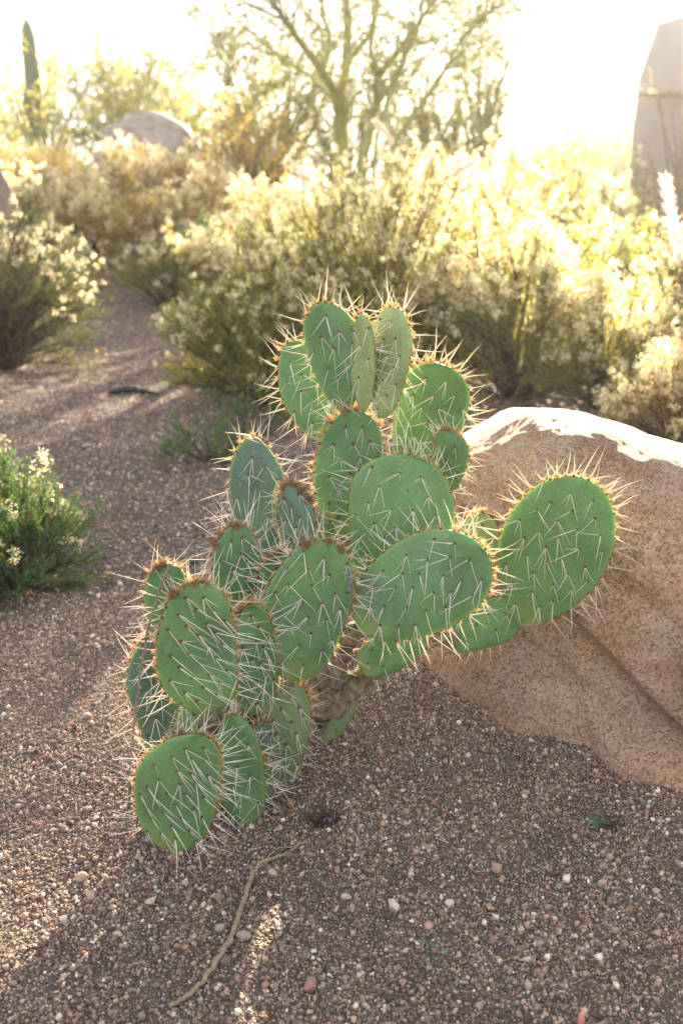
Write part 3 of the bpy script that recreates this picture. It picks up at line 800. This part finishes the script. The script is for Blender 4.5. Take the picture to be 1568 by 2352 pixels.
# shrubs on the slope behind
slope = [
 # label, u, y, rx, h, leaf, flower, fl, yellow
 ('dark golden brown shrub standing alone behind the path end', 350, 12.0, .50, .95, 'leaf_gold', None, 0, 60),
 ('cream flowered shrub left of the golden brown one', 235, 12.4, .75, .80, 'leaf_gold', 'flower', .7, 20),
 ('broad cream shrub right of the golden brown one', 480, 12.6, .90, .95, 'leaf_gold', 'flower', .7, 10),
 ('brownish shrub with cream tips below the tree', 625, 11.0, .70, 1.05, 'leaf_gold', 'flower', .5, 40),
 ('pale green brush on the slope below the grey boulder', 150, 14.0, 1.1, .75, 'leaf_grey', 'flower', .5, 30),
 ('golden brush hugging the front of the grey boulder', 360, 13.6, 1.0, 1.1, 'leaf_gold', 'flower', .6, 40),
 ('tall amber shrub under the left side of the green barked tree', 570, 15.0, 1.1, 1.55, 'leaf_gold', None, 0, 40),
 ('amber shrub in front of the foot of the green barked tree', 745, 11.0, .8, 1.3, 'leaf_olive', 'flower', .3, 30),
 ('greenish brush at the left border below the tall saguaro', 30, 17.0, 1.3, .9, 'leaf_olive', 'flower', .3, 20),
 ('yellow shrub right of the tree trunk', 960, 12.5, .9, 1.35, 'leaf_gold', 'flower', .4, 20),
 ('warm yellow shrub sloping down towards the open sky', 1110, 12.0, .9, 1.45, 'leaf_gold', 'flower', .5, 10),
 ('dusky olive shrub in the gap right of the trees', 1215, 15.5, 1.0, 1.25, 'leaf_olive', None, 0, 10),
 ('pale sunlit shrub left of the tower', 1330, 17.0, 1.4, 1.35, 'leaf_grey', 'flower', .3, 0),
 ('light green shrub at the foot of the tower', 1460, 12.5, 1.1, 1.15, 'leaf_grey', 'flower', .3, 10),
 ('hazy olive shrub on the skyline beside the tower', 1400, 24.0, 2.0, 1.8, 'leaf_grey', None, 0, 0),
 ('pale cream brush filling the slope above the path end', 290, 13.2, 1.0, 1.05, 'leaf_gold', 'flower', .8, 20),
 ('low bright brush between the path end and the blossom bank', 540, 10.4, .7, .72, 'leaf_olive', 'flower', .7, 20),
 ('green leafy low shrub with deep green shoots above the path end', 480, 11.2, .5, .75, 'leaf_deep', 'flower', .2, 10),
 ('straw coloured low brush behind the large dark shrub', 170, 11.0, .6, .6, 'leaf_gold', 'flower', .7, 20),
 ('cream brush on the middle of the slope under the amber shrub', 600, 12.8, .9, .8, 'leaf_gold', 'flower', .8, 10),
 ('cream brush on the slope directly below the grey boulder', 420, 12.2, .8, .8, 'leaf_gold', 'flower', .8, 20),
 ('warm brush under the tree trunk beyond the blossom bank', 860, 10.2, .6, .7, 'leaf_gold', 'flower', .6, 10),
 ('green shrub behind the right part of the blossom bank', 1200, 10.0, .9, 1.15, 'leaf_green', 'flower', .3, 10),
 ('low leafy green shrub at the right border in the middle distance', 1530, 9.2, .9, .95, 'leaf_green', 'flower', .3, 10),
 ('dense olive gold shrub under the left limbs of the green barked tree', 700, 9.9, .7, .98, 'leaf_olive', 'flower', .3, 30),
 ('tall green gold shrub hiding the right foot of the green barked tree', 900, 9.4, .8, 1.10, 'leaf_green', 'flower', .4, 20),
 ('yellow green shrub between the tree foot and the pink plumes', 1010, 9.0, .6, 1.02, 'leaf_gold', 'flower', .6, 10),
 ('golden brush on the slope above the low rounded shrub', 450, 14.2, 1.0, 1.0, 'leaf_gold', 'flower', .4, 30),
 ('olive gold brush at the left end of the slope below the saguaro', 80, 13.0, 1.0, .95, 'leaf_olive', 'flower', .5, 20),
 ('amber olive thicket filling the gap directly behind the green barked trunk', 800, 16.5, 1.5, 1.75, 'leaf_tree', None, 0, 0),
 ('amber thicket left of the green barked trunk on top of the slope', 590, 18.5, 1.6, 1.5, 'leaf_tree', None, 0, 0),
 ('olive thicket right of the green barked trunk behind the plumes', 1000, 18.0, 1.6, 1.75, 'leaf_tree', 'flower', .1, 0),
 ('broad olive brush low on the skyline under the open sky', 1180, 20.0, 2.0, 1.65, 'leaf_tree', None, 0, 0),
 ('long low olive brush on the skyline at the foot of the tower', 1400, 16.0, 1.8, 1.45, 'leaf_tree', 'flower', .1, 0),
 ('olive brush on the ridge between the saguaro and the grey boulder', 190, 19.0, 1.6, 1.0, 'leaf_tree', None, 0, 0),
 ('cream brush at the left border above the large dark shrub', 90, 10.5, .7, .72, 'leaf_olive', 'flower', .6, 20),
]
for i, (lab, u, y, rx, h, lf, fl_, f, ye) in enumerate(slope):
    sc = y/12
    shrub(lab, 'shrub', ux(u, y), y, rx, rx*.7, h, lf, fl_, 50, 15, 16, .030*sc, .009*sc, f, .024*sc, ye, seed=40+i, skirt=.12)

# ------------------------------------------------------------------ trees
def tree(name, label, limbs, leaf, bark, n_twig, tl, n_leaf, ln, wd, seed, loc, from_t=.3, cat='tree', droop=0.0, sub2=5, group=None, bias=None):
    """limbs: list of (points (k,3), r0, r1)"""
    rng = np.random.default_rng(9000+seed)
    root = empty(name, loc, label, cat, group)
    bt = Bag(); segs = []
    for pts, r0, r1 in limbs:
        P = np.array(pts, float); k = len(P)
        t0 = np.arange(k); tt = np.linspace(0, k-1, (k-1)*5+1)
        Q = np.stack([np.interp(tt, t0, P[:, j]) for j in range(3)], -1)
        Q[1:-1] = (Q[:-2]+2*Q[1:-1]+Q[2:])/4
        Q[1:-1] += rng.normal(0, r0*.12, Q[1:-1].shape)
        V, F, c = tube1(Q, np.linspace(r0, r1, len(Q)), 8); bt.add(V, [F]+c)
        segs.append(Q)
    bt.build('trunk', M[bark], root, True, loc)
    # twigs: first order from the limbs, second order from those
    S0, D0 = [], []
    ls = [np.linalg.norm(np.diff(q, axis=0), axis=1).sum() for q in segs]; tot = sum(ls)
    for q, l in zip(segs, ls):
        n = max(3, int(n_twig*l/tot)); t = rng.uniform(from_t, 1, n)*(len(q)-1); i = np.minimum(t.astype(int), len(q)-2); f = (t-i)[:, None]
        S0.append(q[i]*(1-f)+q[i+1]*f); D0.append(nrm(q[i+1]-q[i]))
    S0 = np.concatenate(S0); D0 = np.concatenate(D0); n = len(S0)
    d = nrm(D0*.6+rng.normal(0, .6, (n, 3))+np.array([0, 0, .25-droop]))
    L = tl*rng.uniform(.4, 1.2, (n, 1)); E = S0+d*L
    t1 = bez(S0, (S0+E)/2+rng.normal(0, .1*tl, (n, 3)), E, 6)
    v1, f1 = tubes(t1, np.linspace(1, .3, 6)[None]*np.full((n, 1), tl*.011), 4)
    m_ = n*sub2; ti = np.repeat(np.arange(n), sub2); t = rng.uniform(.2, 1, m_)*5; i = np.minimum(t.astype(int), 4); f = (t-i)[:, None]
    s2 = t1[ti, i]*(1-f)+t1[ti, i+1]*f; d2 = nrm(d[ti]*.7+rng.normal(0, .6, (m_, 3))+np.array([0, 0, -droop]))
    e2 = s2+d2*tl*.45*rng.uniform(.5, 1.2, (m_, 1))
    t2 = bez(s2, (s2+e2)/2+rng.normal(0, .04*tl, (m_, 3)), e2, 4)
    v2, f2 = tubes(t2, np.linspace(1, .35, 4)[None]*np.full((m_, 1), tl*.005), 3)
    tb = Bag(); tb.add(v1, f1); tb.add(v2, f2); tb.build('twigs', M[bark], root, False, loc)
    if n_leaf:
        ni = np.repeat(np.arange(m_), n_leaf); q = rng.uniform(.1, 1, len(ni))*3; i = np.minimum(q.astype(int), 2); f = (q-i)[:, None]
        LP = t2[ni, i]*(1-f)+t2[ni, i+1]*f
        lv, lf, lt = leaves(rng, LP, d2[ni], ln, wd, .9, .3, (1.3, 1.1, .7))
        mesh('crown', lv, lf, M[leaf], root, lt, False, loc)
    return root

Yt = 12.0
def L_(pts, dys=None):
    out = []
    for k, p in enumerate(pts):
        u, v = p[0], p[1]; y = p[2] if len(p) > 2 else Yt
        out.append(at(u, v, y))
    return out
tz = float(gz(ux(800, 12), 12))
base1 = np.array([ux(798, 12), 12, tz-.1])
pv = [
 ([base1, *L_([(785, 300), (778, 235)])], .13, .11),
 (L_([(778, 235), (740, 160, 11.8), (690, 100, 11.6), (655, 45, 11.4), (600, -30, 11.2)]), .075, .03),
 (L_([(778, 235), (795, 150, 12.2), (800, 70, 12.3), (795, -20, 12.4), (810, -120, 12.5)]), .09, .04),
 (L_([(740, 165, 11.8), (760, 90, 12.1), (735, 20, 12.3), (740, -60, 12.3)]), .05, .02),
 (L_([(795, 150, 12.2), (850, 80, 12.4), (865, 0, 12.6), (880, -80, 12.7)]), .055, .02),
 ([np.array([ux(812, 11.5), 11.5, tz-.1]), *L_([(838, 330, 11.5), (862, 240, 11.5), (866, 175, 11.5)])], .075, .045),
 (L_([(866, 178, 11.5), (850, 110, 11.4), (858, 40, 11.3), (850, -40, 11.3)]), .04, .018),
 (L_([(866, 178, 11.5), (905, 130, 11.6), (950, 70, 11.6), (990, 5, 11.7), (1040, -60, 11.8)]), .042, .018),
 ([np.array([ux(845, 11.2), 11.2, tz-.1]), *L_([(860, 330, 11.2), (890, 230, 11.2), (930, 130, 11.2), (960, 60, 11.2), (1010, -20, 11.2)])], .03, .012),
 ([np.array([ux(865, 11.0), 11.0, tz-.1]), *L_([(900, 330, 11), (960, 250, 11), (1010, 180, 11), (1060, 90, 11.1), (1110, 35, 11.1), (1190, -10, 11.2)])], .045, .012),
 (L_([(778, 240), (720, 180, 12.5), (640, 130, 12.8), (560, 60, 13)]), .045, .015),
 (L_([(795, -20, 12.4), (830, -150, 12.3), (880, -260, 12.2)]), .05, .012),
 (L_([(740, -60, 12.3), (720, -180, 12.2), (690, -280, 12.1)]), .04, .012),
 (L_([(600, -30, 11.2), (540, -130, 11.3), (470, -220, 11.4)]), .03, .01),
 (L_([(655, 45, 11.4), (590, 20, 11.2), (520, -20, 11.1), (450, -40, 11)]), .025, .01),
]
pv = [(p_, a_*.68, b_*.7) for p_, a_, b_ in pv]
tree('palo_verde_tree', 'tall green barked tree with many forking limbs and fine leaves rising out of the frame', pv, 'leaf_tree', 'green_bark', 400, .8, 9, .021, .011, 1, (base1[0], 12, tz), from_t=.38, droop=.1, sub2=7)

def bushy_tree(name, label, u, y, height, r, leaf, bark, seed, n_limb=7, nt=90, nl=22, lean=0., ln=.03, wd=.014, cat='tree', tl=None, sub2=6, z=None, spread=.5):
    rng = np.random.default_rng(300+seed); x = ux(u, y); z0 = float(gz(x, y)) if z is None else z
    limbs = []
    for k in range(n_limb):
        a = 2*math.pi*k/n_limb+rng.uniform(-.4, .4); rr = r*rng.uniform(.45, .95)
        e = np.array([x+math.cos(a)*rr+lean*height, y+math.sin(a)*rr*.7, z0+height*rng.uniform(.6, .95)])
        b_ = np.array([x+rng.normal(0, .05*r), y+rng.normal(0, .05*r), z0-.05]); m1 = b_*.6+e*.4+np.array([rng.normal(0, .1*r), 0, height*.08])
        limbs.append(([b_, m1, e], .012*height+.01, .006))
    return tree(name, label, limbs, leaf, bark, nt, (tl or r*.5), nl, ln, wd, seed, (x, y, z0), .25, cat, sub2=sub2)
bushy_tree('desert_tree', 'sparse young tree with a thin forked trunk beside the tall saguaro', 160, 20, 3.0, 1.3, 'leaf_olive', 'green_bark', 21, 5, 60, 9, ln=.05, wd=.022)
bushy_tree('desert_tree', 'broad yellow green tree behind the grey boulder', 330, 26, 3.3, 2.6, 'leaf_tree', 'green_bark', 22, 11, 190, 26, ln=.06, wd=.03)
bushy_tree('desert_tree', 'hazy olive tree between the broad tree and the green barked tree', 480, 24, 2.6, 2.2, 'leaf_olive', 'green_bark', 23, 10, 150, 24, ln=.055, wd=.026)
bushy_tree('desert_tree', 'dense olive tree crowding the left of the green barked trunk', 640, 17, 2.9, 1.5, 'leaf_tree', 'green_bark', 24, 10, 150, 26, ln=.04, wd=.02)
bushy_tree('desert_tree', 'slender golden tree right of the green barked trunk with a pointed top', 1075, 17, 3.3, .9, 'leaf_tree', 'green_bark', 25, 9, 110, 20, ln=.04, wd=.02, tl=.55)
bushy_tree('desert_tree', 'low olive tree filling the gap right of the green barked trunk', 960, 16, 2.3, 1.2, 'leaf_tree', 'green_bark', 26, 9, 110, 18, ln=.04, wd=.018)
bushy_tree('desert_tree', 'bare grey brown tree standing in front of the tower', 1520, 14, 2.6, 1.0, 'leaf_gold', 'twig_pale', 27, 10, 110, 3, ln=.03, wd=.012)
bushy_tree('bare_shrub', 'thin upright bare shrub alone against the bright sky', 1265, 16, 1.65, .35, 'leaf_olive', 'twig', 28, 5, 34, 5, ln=.03, wd=.012, cat='shrub', tl=.35)
bushy_tree('desert_tree', 'low hazy tree on the horizon left of the tower', 1395, 45, 3.4, 4.0, 'leaf_olive', 'green_bark', 29, 10, 120, 24, ln=.14, wd=.07)
bushy_tree('desert_tree', 'low hazy tree on the horizon right of the bare shrub', 1300, 60, 3.2, 5.0, 'leaf_olive', 'green_bark', 30, 10, 120, 24, ln=.18, wd=.09)
bushy_tree('desert_tree', 'far olive tree on the skyline at the left border', 20, 40, 3.4, 4.0, 'leaf_olive', 'green_bark', 31, 10, 120, 24, ln=.12, wd=.06)

# saguaro
def saguaro():
    y = 24.0; top = at(60, 42, y); bt_ = at(80, 262, y)
    z0 = float(gz(bt_[0], y)); loc = (bt_[0], y, z0)
    root = empty('saguaro_cactus', loc, 'tall leaning saguaro with one short arm on the skyline at far left', 'cactus')
    m, nt, out = newmat('saguaro_skin')
    a = N(nt, 'ShaderNodeAttribute', _attribute_name='tint')
    c = mixc(nt, (.11, .15, .06), a.outputs['Color'], 1.0, 'MULTIPLY')
    p = N(nt, 'ShaderNodeBsdfPrincipled', Roughness=.7); nt.links.new(c, p.inputs['Base Color']); nt.links.new(p.outputs[0], out.inputs[0])
    def column(name, pts, rad):
        pts = np.array(pts); n = 26; ribs = 14; sides = ribs*4
        t0 = np.linspace(0, 1, len(pts)); tt = np.linspace(0, 1, n)
        Q = np.stack([np.interp(tt, t0, pts[:, j]) for j in range(3)], -1)
        rr = np.interp(tt, t0, rad)
        rr[-4:] *= np.array([.95, .82, .58, .15])
        V, F = tubes(Q[None], rr[None], sides)
        V = V.reshape(n, sides, 3); k = np.tile([1.0, .93, .78, .93], ribs)
        V = Q[:, None]+(V-Q[:, None])*k[None, :, None]
        tn = np.broadcast_to(np.tile([1.35, 1.1, .7, 1.1], ribs)[None, :, None], (n, sides, 3)).reshape(-1, 3)
        mesh(name, V.reshape(-1, 3), [F, (np.arange(sides)+(n-1)*sides)[None]], m, root, tn, True, loc)
    base = np.array([bt_[0]+.05, y, z0-.1])
    column('stem', [base, at(80, 240, y), at(72, 150, y), at(60, 42, y)], [.19, .18, .165, .145])
    column('arm', [at(82, 262, y), at(72, 262, y-.2), at(68, 235, y-.25), at(68, 198, y-.25)], [.1, .13, .15, .13])
saguaro()

# tower
def tower():
    y0, y1 = 17.5, 24.0
    o = [at(1447, 385, y0), at(1452, 300, y0), at(1466, 182, y0), at(1510, 54, y0), at(1568, 38, y0), at(1760, -20, y0), at(1830, 200, y0), at(1835, 385, y0)]
    o = [np.array([p[0], p[2]]) for p in o]
    o[0][1] = -.3; o[-1][1] = -.3
    n = len(o)
    V = [(p[0], y0, p[1]) for p in o]+[(p[0]*1.45, y1, p[1]) for p in o]
    loc = (o[0][0]+3, (y0+y1)/2, 0)
    root = empty('angular_tower', loc, 'tall faceted grey brown concrete tower at the right border', 'building')
    m = bark_mat('tower_concrete', (.36, .30, .275), (.42, .36, .33), .8, .1)
    me_f = [np.array([list(range(n))]), np.array([list(range(n, 2*n))[::-1]])]
    q = np.array([[i, n+i, n+(i+1) % n, (i+1) % n] for i in range(n)])
    mesh('wall', V, me_f+[q], m, root, None, False, loc)
    m2 = bark_mat('tower_band', (.32, .265, .24), (.35, .30, .27), 2, .1)
    zb = at(1466, 212, y0)[2]; xb = at(1460, 212, y0)[0]; xe = at(1832, 212, y0)[0]
    bx = [(x, yy, z) for x in (xb+.02, xe) for yy in (y0-.03, y0-.003) for z in (zb-.07, zb+.05)]
    mesh('band', bx, CUB_F, m2, root, None, False, loc)
tower()

# ------------------------------------------------------------------ grasses and plumes
def grass_clump(name, label, cat, x, y, n, h, r, mat, seed, wd=.004, loc=None, lean=(0, 0)):
    rng = np.random.default_rng(500+seed); z0 = float(gz(x, y)); loc = (x, y, z0)
    B = np.array(loc)+np.stack([rng.normal(0, r*.3, n), rng.normal(0, r*.3, n), np.zeros(n)], -1)
    a = rng.uniform(0, 6.28, n); hh = h*rng.uniform(.5, 1, n)
    E = B+np.stack([np.cos(a)*r*rng.uniform(.3, 1, n)+lean[0], np.sin(a)*r*rng.uniform(.3, 1, n)+lean[1], hh], -1)
    P = bez(B, (B+E)/2+np.array([0, 0, .25*h]), E, 5)
    V, F = tubes(P, np.linspace(1, .15, 5)[None]*np.full((n, 1), wd), 3)
    return tag(mesh(name, V, F, M[mat], None, np.repeat(rng.uniform(.7, 1.2, (n, 1))*np.ones((1, 3)), 15, 0), False, loc), label, cat)
grass_clump('grass_clump', 'pale straw grass clump on the slope left of the grey boulder', 'grass', ux(150, 15.5), 15.5, 500, 1.0, .8, 'grass', 1, .007)
grass_clump('grass_clump', 'straw coloured grass in front of the grey boulder', 'grass', ux(300, 14.6), 14.6, 350, .8, .7, 'grass', 2, .007)
grass_clump('grass_clump', 'pale bunch grass rising from the brush below the saguaro', 'grass', ux(70, 16), 16, 400, .8, .8, 'grass', 3, .007)
def plume(label, pts, y, r, seed):
    rng = np.random.default_rng(600+seed)
    P = np.array([at(u, v, y) for u, v in pts]); x, yy = P[0][0], P[0][1]; z0 = float(gz(x, yy)); loc = (x, yy, z0)
    root = empty('fountain_grass_stalk', loc, label, 'grass stalk')
    S_ = np.concatenate([[np.array([x-.1, yy, z0])], P[:1], P[1:]])
    bg = Bag(); bg.tube(S_, np.linspace(.004, .0015, len(S_)), sides=5, sub=4); bg.build('stem', M['grass'], root, True, loc)
    t = rng.uniform(0, 1, 900); q = t*(len(P)-1); i = np.minimum(q.astype(int), len(P)-2); f = (q-i)[:, None]
    C = P[i]*(1-f)+P[i+1]*f; dd = nrm(P[-1]-P[0])
    V, F, tt = leaves(rng, C, np.tile(dd*.8, (900, 1)), r*2.0, r*.16, .45, .2)
    mesh('plume', V, F, M['plume'], root, tt, False, loc)
plume('pink feathery grass plume above the blossoms, lower of the bright pair', [(1012, 420), (1050, 395), (1088, 372)], 6.9, .026, 1)
plume('pink feathery grass plume above the blossoms, upper of the bright pair', [(1000, 410), (1030, 385), (1060, 362)], 7.0, .024, 2)
plume('slim pale grass plume leaning right of the tree trunk', [(905, 330), (880, 300), (862, 280)], 7.4, .018, 3)
plume('slim pinkish plume nearest to the tree trunk above the shrub', [(955, 400), (975, 365), (990, 338)], 7.4, .022, 4)
plume('thin straw grass head drooping right of the pink plumes', [(1085, 392), (1110, 402), (1140, 413)], 7.0, .016, 5)
plume('tall pale spiky stalk at the right border above the grey green shrub', [(1560, 610), (1545, 520), (1528, 412)], 6.2, .028, 6)
plume('pale grass head left of the tree trunk over the amber shrubs', [(700, 430), (690, 395), (660, 362)], 9.0, .018, 7)

# ------------------------------------------------------------------ small things on the ground
rng = np.random.default_rng(77)
def onground(pts, zo=.006, zs=None):
    out = []
    for k, (u, v) in enumerate(pts):
        z = zo if zs is None else zs[k]
        p = ground_at(u, v, z); p[2] = float(gz(p[0], p[1]))+z; out.append(p)
    return np.array(out)
P = onground([(392, 2330), (430, 2305), (470, 2265), (502, 2215), (535, 2150), (556, 2085), (580, 2020), (600, 1990), (650, 1975), (700, 1945)], .007)
b = Bag(); b.tube(P, [.0028, .004, .0045, .0047, .0045, .0044, .0042, .0038, .003, .002], sides=9, sub=6, rng=rng, jit=.0011)
Q = onground([(455, 2290), (462, 2310), (470, 2330), (468, 2350)], .004); b.tube(Q, [.0016, .0012, .001, .0005], sides=5, sub=4, rng=rng, jit=.001)
Q = onground([(600, 1990), (640, 1962), (680, 1955), (705, 1925)], .008); b.tube(Q, [.0018, .0015, .0012, .0006], sides=5, sub=4, rng=rng, jit=.0012)
tag(b.build('root_branch', bark_mat('root_bark', (.19, .13, .08), (.40, .30, .19), 130, .6), None, True, tuple(P[4])), 'long pale bent root lying on the gravel in front of the cactus', 'root')
P = onground([(250, 905), (290, 900), (330, 903), (362, 912)], .02); b = Bag(); b.tube(P, [.012, .02, .018, .006], sides=8, sub=5, rng=rng, jit=.003)
tag(b.build('fallen_stick', bark_mat('dark_bark', (.02, .016, .013), (.06, .05, .04), 60), None, True, tuple(P[1])), 'short dark fallen stick lying across the gravel path', 'stick')
P = onground([(1295, 1765), (1340, 1772), (1370, 1790), (1430, 1795)], .005); b = Bag(); b.tube(P, [.0009, .0016, .0014, .0006], sides=6, sub=5, rng=rng, jit=.0012)
Q = onground([(1340, 1772), (1320, 1755)], .01); b.tube(Q, [.0012, .0006], sides=5, sub=3)
tag(b.build('dry_twig', M['twig_pale'], None, True, tuple(P[1])), 'thin dry forked twig on the soil below the boulder', 'twig')
P = onground([(835, 1735), (850, 1775), (858, 1810)], .006); b = Bag(); b.tube(P, [.0012, .0018, .0008], sides=6, sub=4, rng=rng, jit=.001)
tag(b.build('dry_twig', M['twig'], None, True, tuple(P[1])), 'thin dark twig on the soil right of the cactus base', 'twig')
P = onground([(450, 2268), (540, 2262), (620, 2266)], .004); b = Bag(); b.tube(P, [.0006, .0011, .0006], sides=6, sub=4, rng=rng, jit=.001)
tag(b.build('dry_twig', M['twig'], None, True, tuple(P[1])), 'straight dark twig beside the lower end of the bent root', 'twig')
# dead weed stalk left of the cactus
P = np.array([ground_at(292, 1925, -.0), at(300, 1760, 1.56), at(322, 1560, 1.55), at(352, 1400, 1.55), at(400, 1268, 1.55)])
P[0][2] = gz(P[0][0], P[0][1])
b = Bag(); b.tube(P, [.0028, .0026, .0023, .002, .0012], sides=7, sub=7, rng=rng, jit=.0012)
for k in range(34):
    t = rng.uniform(.45, 1)*4; i = min(int(t), 3); q = P[i]+(P[i+1]-P[i])*(t-i)
    b.tube([q, q+nrm(np.array([rng.normal(0, .5), rng.normal(0, .5), .7]))*rng.uniform(.004, .014)], [.0012, .0016], sides=4)
tag(b.build('dead_weed_stalk', M['twig_pale'], None, True, tuple(P[0])), 'tall dry tan weed stalk standing at the left edge of the cactus', 'stalk')
# seedlings
def seedling(label, u, v, n, ln, seed):
    rng = np.random.default_rng(seed); p = ground_at(u, v); p[2] = gz(p[0], p[1]); root = empty('seedling', p, label, 'seedling')
    b = Bag(); b.tube([p, p+np.array([0, 0, .012])], [.001, .0008], sides=5); b.build('stem', M['leaf_deep'], root, False, p)
    V, F, T = [], [], []
    b = Bag()
    for k in range(n):
        a = 2*math.pi*k/n+rng.uniform(-.4, .4)+2.4; d = np.array([math.cos(a), math.sin(a)*.8, rng.uniform(.1, .5)]); s_ = nrm(np.cross(d, [0, 0, 1])); o_ = p+np.array([0, 0, .012])
        t = np.linspace(0, 1, 7)[:, None]; w_ = np.sin(t*math.pi)**.8*ln*.3+.0002; c = o_+d*t*ln+np.array([0, 0, -1])*t**2*ln*.35
        Vv = np.stack([c+s_*w_, c-np.array([0, 0, .0008]), c-s_*w_], 1).reshape(-1, 3); idx = np.arange(21).reshape(7, 3)
        f = np.concatenate([np.stack([idx[:-1, j], idx[:-1, j+1], idx[1:, j+1], idx[1:, j]], -1) for j in (0, 1)])
        b.add(Vv, f, (.9, 1, .9))
    b.build('leaves', M['leaf_deep'], root, True, p)
seedling('small green seedling with two leaves beside a burrow hole on the right', 1372, 1902, 3, .026, 1)
seedling('tiny green sprout under the lowest cactus pad', 440, 1962, 4, .010, 2)
seedling('tiny green sprout in the open gravel near the bottom', 985, 2198, 2, .012, 3)
# buds at the bottom border
def bud(label, u, v, y, col, seed):
    rng = np.random.default_rng(seed); top = at(u, v, y); z0 = float(gz(top[0], y)); loc = (top[0], y, z0)
    root = empty('bud_stalk', loc, label, 'flower bud')
    b = Bag(); b.tube([np.array(loc), top-np.array([0, 0, .02])], [.003, .0025], sides=7, sub=3); b.build('stem', M['leaf_olive'], root, True, loc)
    V, F = sphere(16); r_ = 1+.12*np.sin(V[:, 0]*20)*np.cos(V[:, 2]*15)
    P = V*np.array([.005, .005, .015])*r_[:, None]+top-np.array([0, 0, .016])
    m = leaf_mat('bud_'+str(seed), col, .35, tuple(min(1, c*1.5) for c in col))
    tt = np.ones((len(P), 3))*(.6+.7*(V[:, 2:3]*.5+.5)); mesh('bud', P, F, m, root, tt, True, loc)
bud('dusky brown bud tip at the bottom border', 1210, 2322, 1.12, (.16, .10, .09), 1)
bud('pink bud tip at the bottom border right of the dusky one', 1336, 2324, 1.12, (.7, .3, .24), 2)
# dried blossom caught on a pad
p = at(800, 1325, 1.765); b = Bag()
pts = [at(786, 1312, 1.77), at(800, 1320, 1.765), at(808, 1334, 1.765), at(803, 1345, 1.765), at(798, 1360, 1.765)]
b.tube(pts, [.002, .0035, .003, .0035, .004], sides=7, sub=5, rng=rng, jit=.0012)
b.tube([pts[1], at(812, 1310, 1.76)], [.002, .001], sides=5, sub=4, rng=rng, jit=.0008)
tag(b.build('dried_flower', bark_mat('dried_flower', (.015, .013, .015), (.45, .42, .42), 220), None, True, tuple(p)), 'shrivelled grey and black dead flower stuck to the middle cactus pad', 'dried flower')
# single larger stones
def stone(label, u, v, size, col, seed):
    rng = np.random.default_rng(4000+seed); p = ground_at(u, v); p[2] = gz(p[0], p[1])+size*.22
    V, F = sphere(10); F = F
    P = V*np.array([1, .8, .62])
    for _ in range(9):      # facets
        n_ = nrm(rng.normal(size=3)); d = P@n_; k = rng.uniform(.5, .72); P = P-np.outer(np.clip(d-k, 0, None), n_)
    a = rng.uniform(0, 3.1); P = P@np.array([[math.cos(a), math.sin(a), 0], [-math.sin(a), math.cos(a), 0], [0, 0, 1]])
    o = mesh('stone', P*size/2*1.25+p, F, M['stone'], None, np.tile(col, (len(P), 1)), False, tuple(p))
    tag(o, label, 'stone')
for i, s_ in enumerate([
 ('tan angular stone left of the top of the bent root', 192, 2022, .024, (.42, .30, .21)),
 ('small upright tan stone touching the upper bend of the root', 625, 2018, .018, (.48, .36, .26)),
 ('pinkish stone right of the middle of the bent root', 560, 2165, .022, (.36, .26, .21)),
 ('grey brown stone just left of the middle of the root', 508, 2142, .017, (.38, .33, .28)),
 ('reddish rough stone near the bottom border', 714, 2285, .022, (.35, .20, .14)),
 ('pale orange stone below the small burrow hole by the seedling', 1140, 2010, .022, (.42, .27, .19)),
 ('rounded buff stone in the open gravel below the cactus', 795, 2075, .017, (.5, .42, .35)),
 ('whitish flat stone in the middle of the foreground gravel', 1030, 2090, .018, (.6, .52, .46)),
 ('pale pink stone under the cactus base on the soil', 690, 1748, .020, (.48, .34, .27)),
 ('tan stone leaning by the left cactus shadow', 200, 1658, .022, (.45, .33, .24)),
 ('big buff stone on the gravel left of the lowest pad', 210, 2065, .020, (.42, .33, .25)),
]): stone(*s_, i)

# ------------------------------------------------------------------ thin scattering box added to imitate lens glare and fade far things
hz = mesh('glare_haze', np.array([(x, y, z) for x in (-75, 75) for y in (-6, 90) for z in (-1.2, 9.5)], float), CUB_F, bpy.data.materials.new('glare_air'))
hm = hz.data.materials[0]; hm.use_nodes = True; hm.node_tree.nodes.clear()
ho = hm.node_tree.nodes.new('ShaderNodeOutputMaterial')
hv = hm.node_tree.nodes.new('ShaderNodeVolumePrincipled')
hv.inputs['Color'].default_value = (1, .97, .92, 1)
hv.inputs['Density'].default_value = .0008
hv.inputs['Anisotropy'].default_value = .6
hm.node_tree.links.new(hv.outputs[0], ho.inputs['Volume'])
tag(hz, 'thin pale air volume added to wash the view like lens glare', 'glare_haze', kind='stuff')
